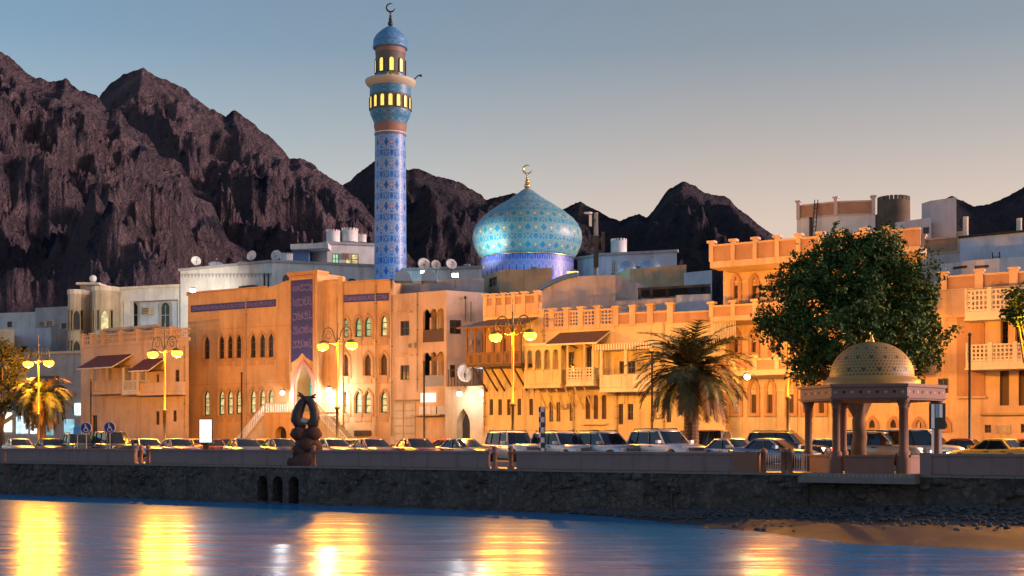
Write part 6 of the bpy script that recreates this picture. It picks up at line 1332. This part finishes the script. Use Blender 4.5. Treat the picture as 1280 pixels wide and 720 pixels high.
tree('olive_tree', 'orange lit leafy tree at the left edge before the shops', 2, 116, 545, [(-8, 470, 30, 0), (14, 450, 20, .5), (22, 480, 16, 0), (0, 438, 18, .4), (10, 500, 14, 0), (-30, 450, 30, 0)], 15000, .16, 13, M_leafl, None, .3)
# ------------------------------------------------------------------ cars
def paint(name, c, rough=.3, metal=.25):
    m, n, b = nodes(name); b.inputs['Base Color'].default_value = (*c, 1); setv(b, Roughness=rough, Metallic=metal); b.inputs['Coat Weight'].default_value = .5; b.inputs['Coat Roughness'].default_value = .12
    d = mixc(n, ramp(n, noi(n, 3, 4, .6, coord(n)), [(.4, 0), (.75, .35)]), c, tuple(x * .6 + .06 for x in c)); n.links.new(d, b.inputs['Base Color']); return m
P_COL = {'white': paint('white_paint', (.62, .62, .64)), 'silver': paint('silver_paint', (.42, .44, .48), .3, .6), 'dark': paint('dark_paint', (.035, .04, .05)), 'teal': paint('teal_paint', (.03, .09, .11)), 'blue': paint('blue_grey_paint', (.16, .21, .30), .3, .5), 'mauve': paint('mauve_paint', (.30, .20, .25), .3, .5), 'maroon': paint('maroon_paint', (.13, .03, .03)), 'yellow': paint('yellow_paint', (.70, .45, .05), .35, 0), 'red': paint('red_paint', (.45, .03, .02), .35, 0), 'beige': paint('beige_paint', (.46, .40, .32), .3, .5)}
M_cglass = flat('car_glass', (.012, .016, .022), .06, 0, .1, 2, .8); M_tyre = flat('tyre', (.02, .02, .02), .9); M_rim = flat('rim', (.45, .45, .47), .35, .9); M_hl = flat('headlight_glass', (.75, .78, .8), .08, .3, .1, 2, .8); M_hlon = emit('headlight_on', (1, .88, .6), 3); M_tl = flat('tail_glass', (.35, .01, .01), .15); M_tlon = emit('tail_on', (1, .05, .02), 1.2); M_trim = flat('black_trim', (.02, .02, .022), .5)
SPEC = {'sedan': dict(L=4.6, W=.89, belt=.93, roof=1.44, hood=.86, boot=.98, base=(1.05, -1.45), top=(.28, -.92), gc=.22, r=.33),
        'suv': dict(L=4.75, W=.95, belt=1.12, roof=1.80, hood=1.08, boot=1.12, base=(1.05, -2.25), top=(.42, -2.05), gc=.30, r=.39),
        'jeep': dict(L=4.6, W=.93, belt=1.12, roof=1.84, hood=1.12, boot=1.14, base=(.85, -2.2), top=(.48, -2.12), gc=.32, r=.39),
        'van': dict(L=4.9, W=.95, belt=1.12, roof=1.95, hood=1.08, boot=1.12, base=(1.5, -2.35), top=(.75, -2.22), gc=.26, r=.35)}
def make_car(kind):
    S = SPEC[kind]; L, W = S['L'], S['W']; h = L / 2; t = thing('parked_car', kind, 'car', (0, 0, 0), 'cars parked and passing along the corniche'); pt = P_COL['white']
    mb = MB(); st = [(h, W * .72, .42, S['hood'] - .28), (h - .06, W * .86, .34, S['hood'] - .14), (h - .35, W * .97, .26, S['hood'] - .04), (h - .9, W, .24, S['hood']), (S['base'][0], W, .24, S['belt'] - .02), (0, W, .24, S['belt']), (-1.0, W, .24, S['belt'] + .01), (S['base'][1], W, .25, S['boot']), (-h + .35, W * .98, .27, S['boot'] - .0), (-h + .08, W * .9, .36, S['boot'] - .08), (-h, W * .8, .44, S['boot'] - .22)]
    rows = []
    for x, w_, zb, zt_ in st:
        m_ = zb + (zt_ - zb) * .55; half = [(w_ * .55, zb - .02), (w_ * .92, zb), (w_ * .985, zb + .12), (w_, m_), (w_ * .985, zt_ - .13), (w_ * .93, zt_ - .03), (w_ * .7, zt_ + .025)]
        rows.append([(x, y, z) for y, z in half] + [(x, -y, z) for y, z in half[::-1]])
    mb.grid(rows, pt, True, True); mb.face(rows[0], pt); mb.face(rows[-1][::-1], pt)
    for x in (h * .63, -h * .60):
        for sg in (-1, 1): mb.T = Matrix.Translation((x, sg * (W + .004), S['r'])) @ Matrix.Rotation(R(90 if sg < 0 else -90), 4, 'X'); mb.lathe([(S['r'] + .09, -.03), (S['r'] + .09, .008), (S['r'] + .01, .012), (.02, .012)], M_trim, n=20); mb.T = None
    mb.build('body', t)
    bx0, bx1 = S['base']; tx0, tx1 = S['top']; zb, zr = S['belt'] - .02, S['roof'] - .05; w0, w1 = W * .92, W * .74
    def lvl(k): return (bx0 + (tx0 - bx0) * k, bx1 + (tx1 - bx1) * k, w0 + (w1 - w0) * k, zb + (zr - zb) * k)
    mb = MB(); rows = []
    for k in (0, .5, 1.0):
        a, b, w_, z = lvl(k); w_ -= .015; r_ = [(a - .0, w_ * .5, z), (a - .12, w_ * .93, z), (a - .3, w_, z), (b + .3, w_, z), (b + .1, w_ * .92, z), (b, w_ * .5, z)]; rows.append(r_ + [(x, -y, z_) for x, y, z_ in r_[::-1]])
    mb.grid(rows, M_cglass, False, True); mb.build('windows', t)
    mb = MB(); a, b, w_, z = lvl(1.0); rows = []
    for q, zz in ((1.0, -.06), (1.03, .0), (.97, .035), (.7, .065), (.0, .085)):
        r_ = []
        for s_ in range(20):
            t_ = 2 * math.pi * s_ / 20; cx, cy = math.cos(t_), math.sin(t_); ex = .45; r_.append(((a + b) / 2 + (a - b) / 2 * q * (abs(cx) ** ex) * (1 if cx > 0 else -1), w_ * 1.02 * q * (abs(cy) ** ex) * (1 if cy > 0 else -1), z + zz))
        rows.append(r_)
    mb.grid(rows, pt, True, True); mb.face(rows[0][::-1], pt)
    for sg in (-1, 1):
        for (f0, f1) in ((0, 0), (1, 1)) + (((.43, .40),) if kind == 'sedan' else ((.40, .36), (.72, .72))):
            def at(k, f): a, b, w_, z = lvl(k); return Vector((a + (b - a) * f + (-.16 if f == 0 else .12 if f == 1 else 0), sg * (w_ * (.965 if f in (0, 1) else 1.0)), z))
            mb.tube([at(0, f0), at(.5, (f0 + f1) / 2 if 0 < f0 < 1 else f0), at(1, f1)], .045 if f0 in (0, 1) else .035, pt if f0 in (0, 1) else M_trim, 6)
        if kind == 'van' or kind == 'suv': pass
    mb.build('roof', t)
    for x in (h * .63, -h * .60):
        for sg in (-1, 1):
            mb = MB(); mb.T = Matrix.Translation((x, sg * (W - .10), S['r'])) @ Matrix.Rotation(R(-90 * sg), 4, 'X'); r = S['r']; mb.lathe([(r * .6, -.1), (r * .97, -.1), (r, -.06), (r, .08), (r * .97, .125), (r * .66, .13)], M_tyre, n=22); w_ = mb.build('wheel', t)
            mb = MB(); mb.T = Matrix.Translation((x, sg * (W - .10), S['r'])) @ Matrix.Rotation(R(-90 * sg), 4, 'X'); mb.lathe([(r * .66, .11), (r * .6, .12), (r * .5, .07), (r * .15, .09), (.01, .1)], M_rim, n=20); mb.build('rim', w_)
    zl = S['hood'] - .22
    for sg in (-1, 1):
        mb = MB(); mb.box(h - .30, h - .035, sg * W * .56, sg * W * .84, zl - .09, zl + .08, M_hl, ); mb.build('headlight', t)
        mb = MB(); zz = S['boot'] - .24; mb.box(-h + .0, -h + .2, sg * W * .6, sg * W * .87, zz - (.1 if kind == 'sedan' else .25), zz + .1, M_tl); mb.build('tail_light', t)
        mb = MB(); mb.box(bx0 - .42, bx0 - .22, sg * (W + .02), sg * (W + .24), S['belt'] + .02, S['belt'] + .17, pt); mb.build('wing_mirror', t)
        mb = MB(); mb.box(-.2, .05, sg * (W + .0), sg * (W + .03), S['belt'] - .16, S['belt'] - .12, M_trim); mb.box(-1.15, -.9, sg * W, sg * (W + .03), S['belt'] - .16, S['belt'] - .12, M_trim); mb.build('door_handle', t)
        if kind in ('suv', 'jeep'):
            mb = MB(); a, b, w_, z = lvl(1.0); mb.tube([(a - .25, sg * w_ * .9, z + .05), (a - .3, sg * w_ * .9, z + .13), (b + .3, sg * w_ * .9, z + .13), (b + .25, sg * w_ * .9, z + .05)], .03, M_trim, 6); mb.build('roof_rail', t)
    mb = MB(); mb.box(h - .06, h + .012, -W * .5, W * .5, zl - .1, zl + .06, M_trim)
    for i in range(3): mb.box(h + .013, h + .022, -W * .48, W * .48, zl - .075 + .05 * i, zl - .055 + .05 * i, M_rim)
    mb.build('grille', t)
    mb = MB(); mb.box(h - .12, h + .05, -W * .8, W * .8, .36, .52, M_trim); mb.build('front_bumper', t); mb = MB(); mb.box(-h - .05, -h + .12, -W * .82, W * .82, .38, .54, M_trim); mb.build('rear_bumper', t)
    mb = MB(); mb.box(-h - .012, -h + .02, -.26, .26, S['boot'] - .42, S['boot'] - .3, M_signw); mb.build('number_plate', t)
    mb = MB(); mb.box(-h * .8, h * .8, -W * .7, W * .7, .2, .3, M_trim); mb.build('underbody', t)
    return t
PROTO, MESH, USED = {}, {}, set()
GZ = .152
def car(kind, col, px, e, head, label, lights=False, scale=1.06):
    if kind not in PROTO: PROTO[kind] = make_car(kind)
    a = (px - 640) / F; s_ = e / .853; Y = (71 - s_) / (1 + .612 * a); loc = (a * Y, Y, GZ)
    if kind not in USED: USED.add(kind); r = PROTO[kind]; r.location = loc; r.rotation_euler = (0, 0, head); r.scale = (scale,) * 3; r['label'] = label
    else: r = dup(PROTO[kind], loc, head, label, scale)
    for ch in [c for c in COL.objects if c.parent is r]:
        base = ch.name.split('.')[0]
        if base in ('body', 'roof', 'wing_mirror') or (lights and base in ('headlight', 'tail_light')):
            src = ch.data['src'] if 'src' in ch.data else ch.data.name
            key = (src, col if base not in ('headlight', 'tail_light') else 'on')
            if key not in MESH:
                m_ = ch.data.copy(); m_['src'] = src
                for i in range(len(m_.materials)):
                    if m_.materials[i].name.endswith('_paint'): m_.materials[i] = P_COL[col]
                    elif m_.materials[i] is M_hl: m_.materials[i] = M_hlon
                    elif m_.materials[i] is M_tl: m_.materials[i] = M_tlon
                MESH[key] = m_
            ch.data = MESH[key]
    return r
H0 = math.atan2(-.84, .54); HR = math.atan2(-.522, .853); HL = math.atan2(.522, -.853)
ROW = [('sedan', 'silver', 24, 'silver saloon car, leftmost of the cars parked behind the parapet'), ('sedan', 'dark', 64, 'dark saloon car parked before the left palm trunk'), ('suv', 'teal', 98, 'dark teal off-road car under the pointed light blue sign'), ('van', 'dark', 141, 'dark tall van parked below the right wheelchair sign'), ('sedan', 'silver', 184, 'silver saloon car behind the two brown gap posts'), ('sedan', 'mauve', 223, 'mauve saloon car left of the glowing advertising panel'), ('sedan', 'blue', 306, 'blue grey saloon car below the slim pole before the mosque'), ('sedan', 'dark', 352, 'dark saloon car just left of the fish sculpture'), ('sedan', 'beige', 416, 'beige saloon car just right of the fish sculpture'), ('sedan', 'mauve', 466, 'mauve saloon car in front of the mosque right wing'), ('sedan', 'maroon', 521, 'maroon saloon car in front of the shutter doors'), ('sedan', 'blue', 580, 'blue grey saloon car left of the white jeep'), ('jeep', 'white', 643, 'white boxy jeep behind the two red brown gap posts'), ('suv', 'white', 704, 'white off-road car just right of the chequered pylon'), ('suv', 'silver', 757, 'silver off-road car between two white ones'), ('suv', 'white', 832, 'largest white off-road car, left of the right palm'), ('sedan', 'silver', 918, 'silver saloon car behind the red pier of the parapet')]
for k, c_, px, lab in ROW: car(k, c_, px, -6.9, H0 + rng.uniform(-.06, .06), lab, False, 1.12 if px == 832 else 1.07)
for k, c_, px, e, hd, lab, on in [('sedan', 'blue', 968, -5.6, H0 + .2, 'blue grey saloon car behind the low metal railing', False), ('suv', 'dark', 984, -13, HR, 'dark off-road car on the road left of the pavilion', True), ('van', 'maroon', 866, -16, HL, 'maroon van passing behind the right palm trunk', True), ('sedan', 'beige', 725, -16, HR, 'beige saloon car on the road behind the white parked cars', True),
    ('sedan', 'maroon', 275, -15, HL, 'maroon saloon car passing right of the glowing panel', True), ('sedan', 'beige', 165, -15, HR, 'beige saloon car passing behind the dark van', True), ('sedan', 'yellow', 238, -17, HL, 'yellow saloon car passing behind the mauve parked one', True), ('sedan', 'yellow', 335, -16.5, HR, 'yellow saloon car passing before the mosque stair', True), ('sedan', 'white', 450, -16.5, HR, 'white saloon car passing before the mosque right wing', True), ('sedan', 'red', 556, -16.5, HL, 'red saloon car passing before the gate house', True),
    ('suv', 'beige', 1100, -12, HR, 'beige off-road car seen between the pavilion columns', True), ('van', 'white', 1149, -13, HR, 'white van on the road right of the pavilion columns', True), ('sedan', 'maroon', 1196, -13.5, HL, 'maroon saloon car right of the display board', True), ('sedan', 'yellow', 1243, -11.5, math.atan2(.8, -.62), 'bright yellow saloon car seen from behind at right', True), ('sedan', 'red', 1284, -12.5, math.atan2(.8, -.55), 'red saloon car cut by the right edge', True), ('sedan', 'white', 1040, -14.5, HR, 'white saloon car behind the left pavilion columns', True)]:
    r = car(k, c_, px, e, hd, lab, on); r.name = 'passing_car' if on else 'parked_car'
    if on:
        L_ = bpy.data.lights.new('headlight_beam', 'SPOT'); L_.energy = 260; L_.color = (1, .82, .55); L_.spot_size = R(75); L_.spot_blend = .7; L_.shadow_soft_size = .12
        lo = bpy.data.objects.new('headlight_beam', L_); COL.objects.link(lo); lo.parent = r; lo.location = (2.6, 0, .75); lo.rotation_euler = (R(82), 0, R(-90))
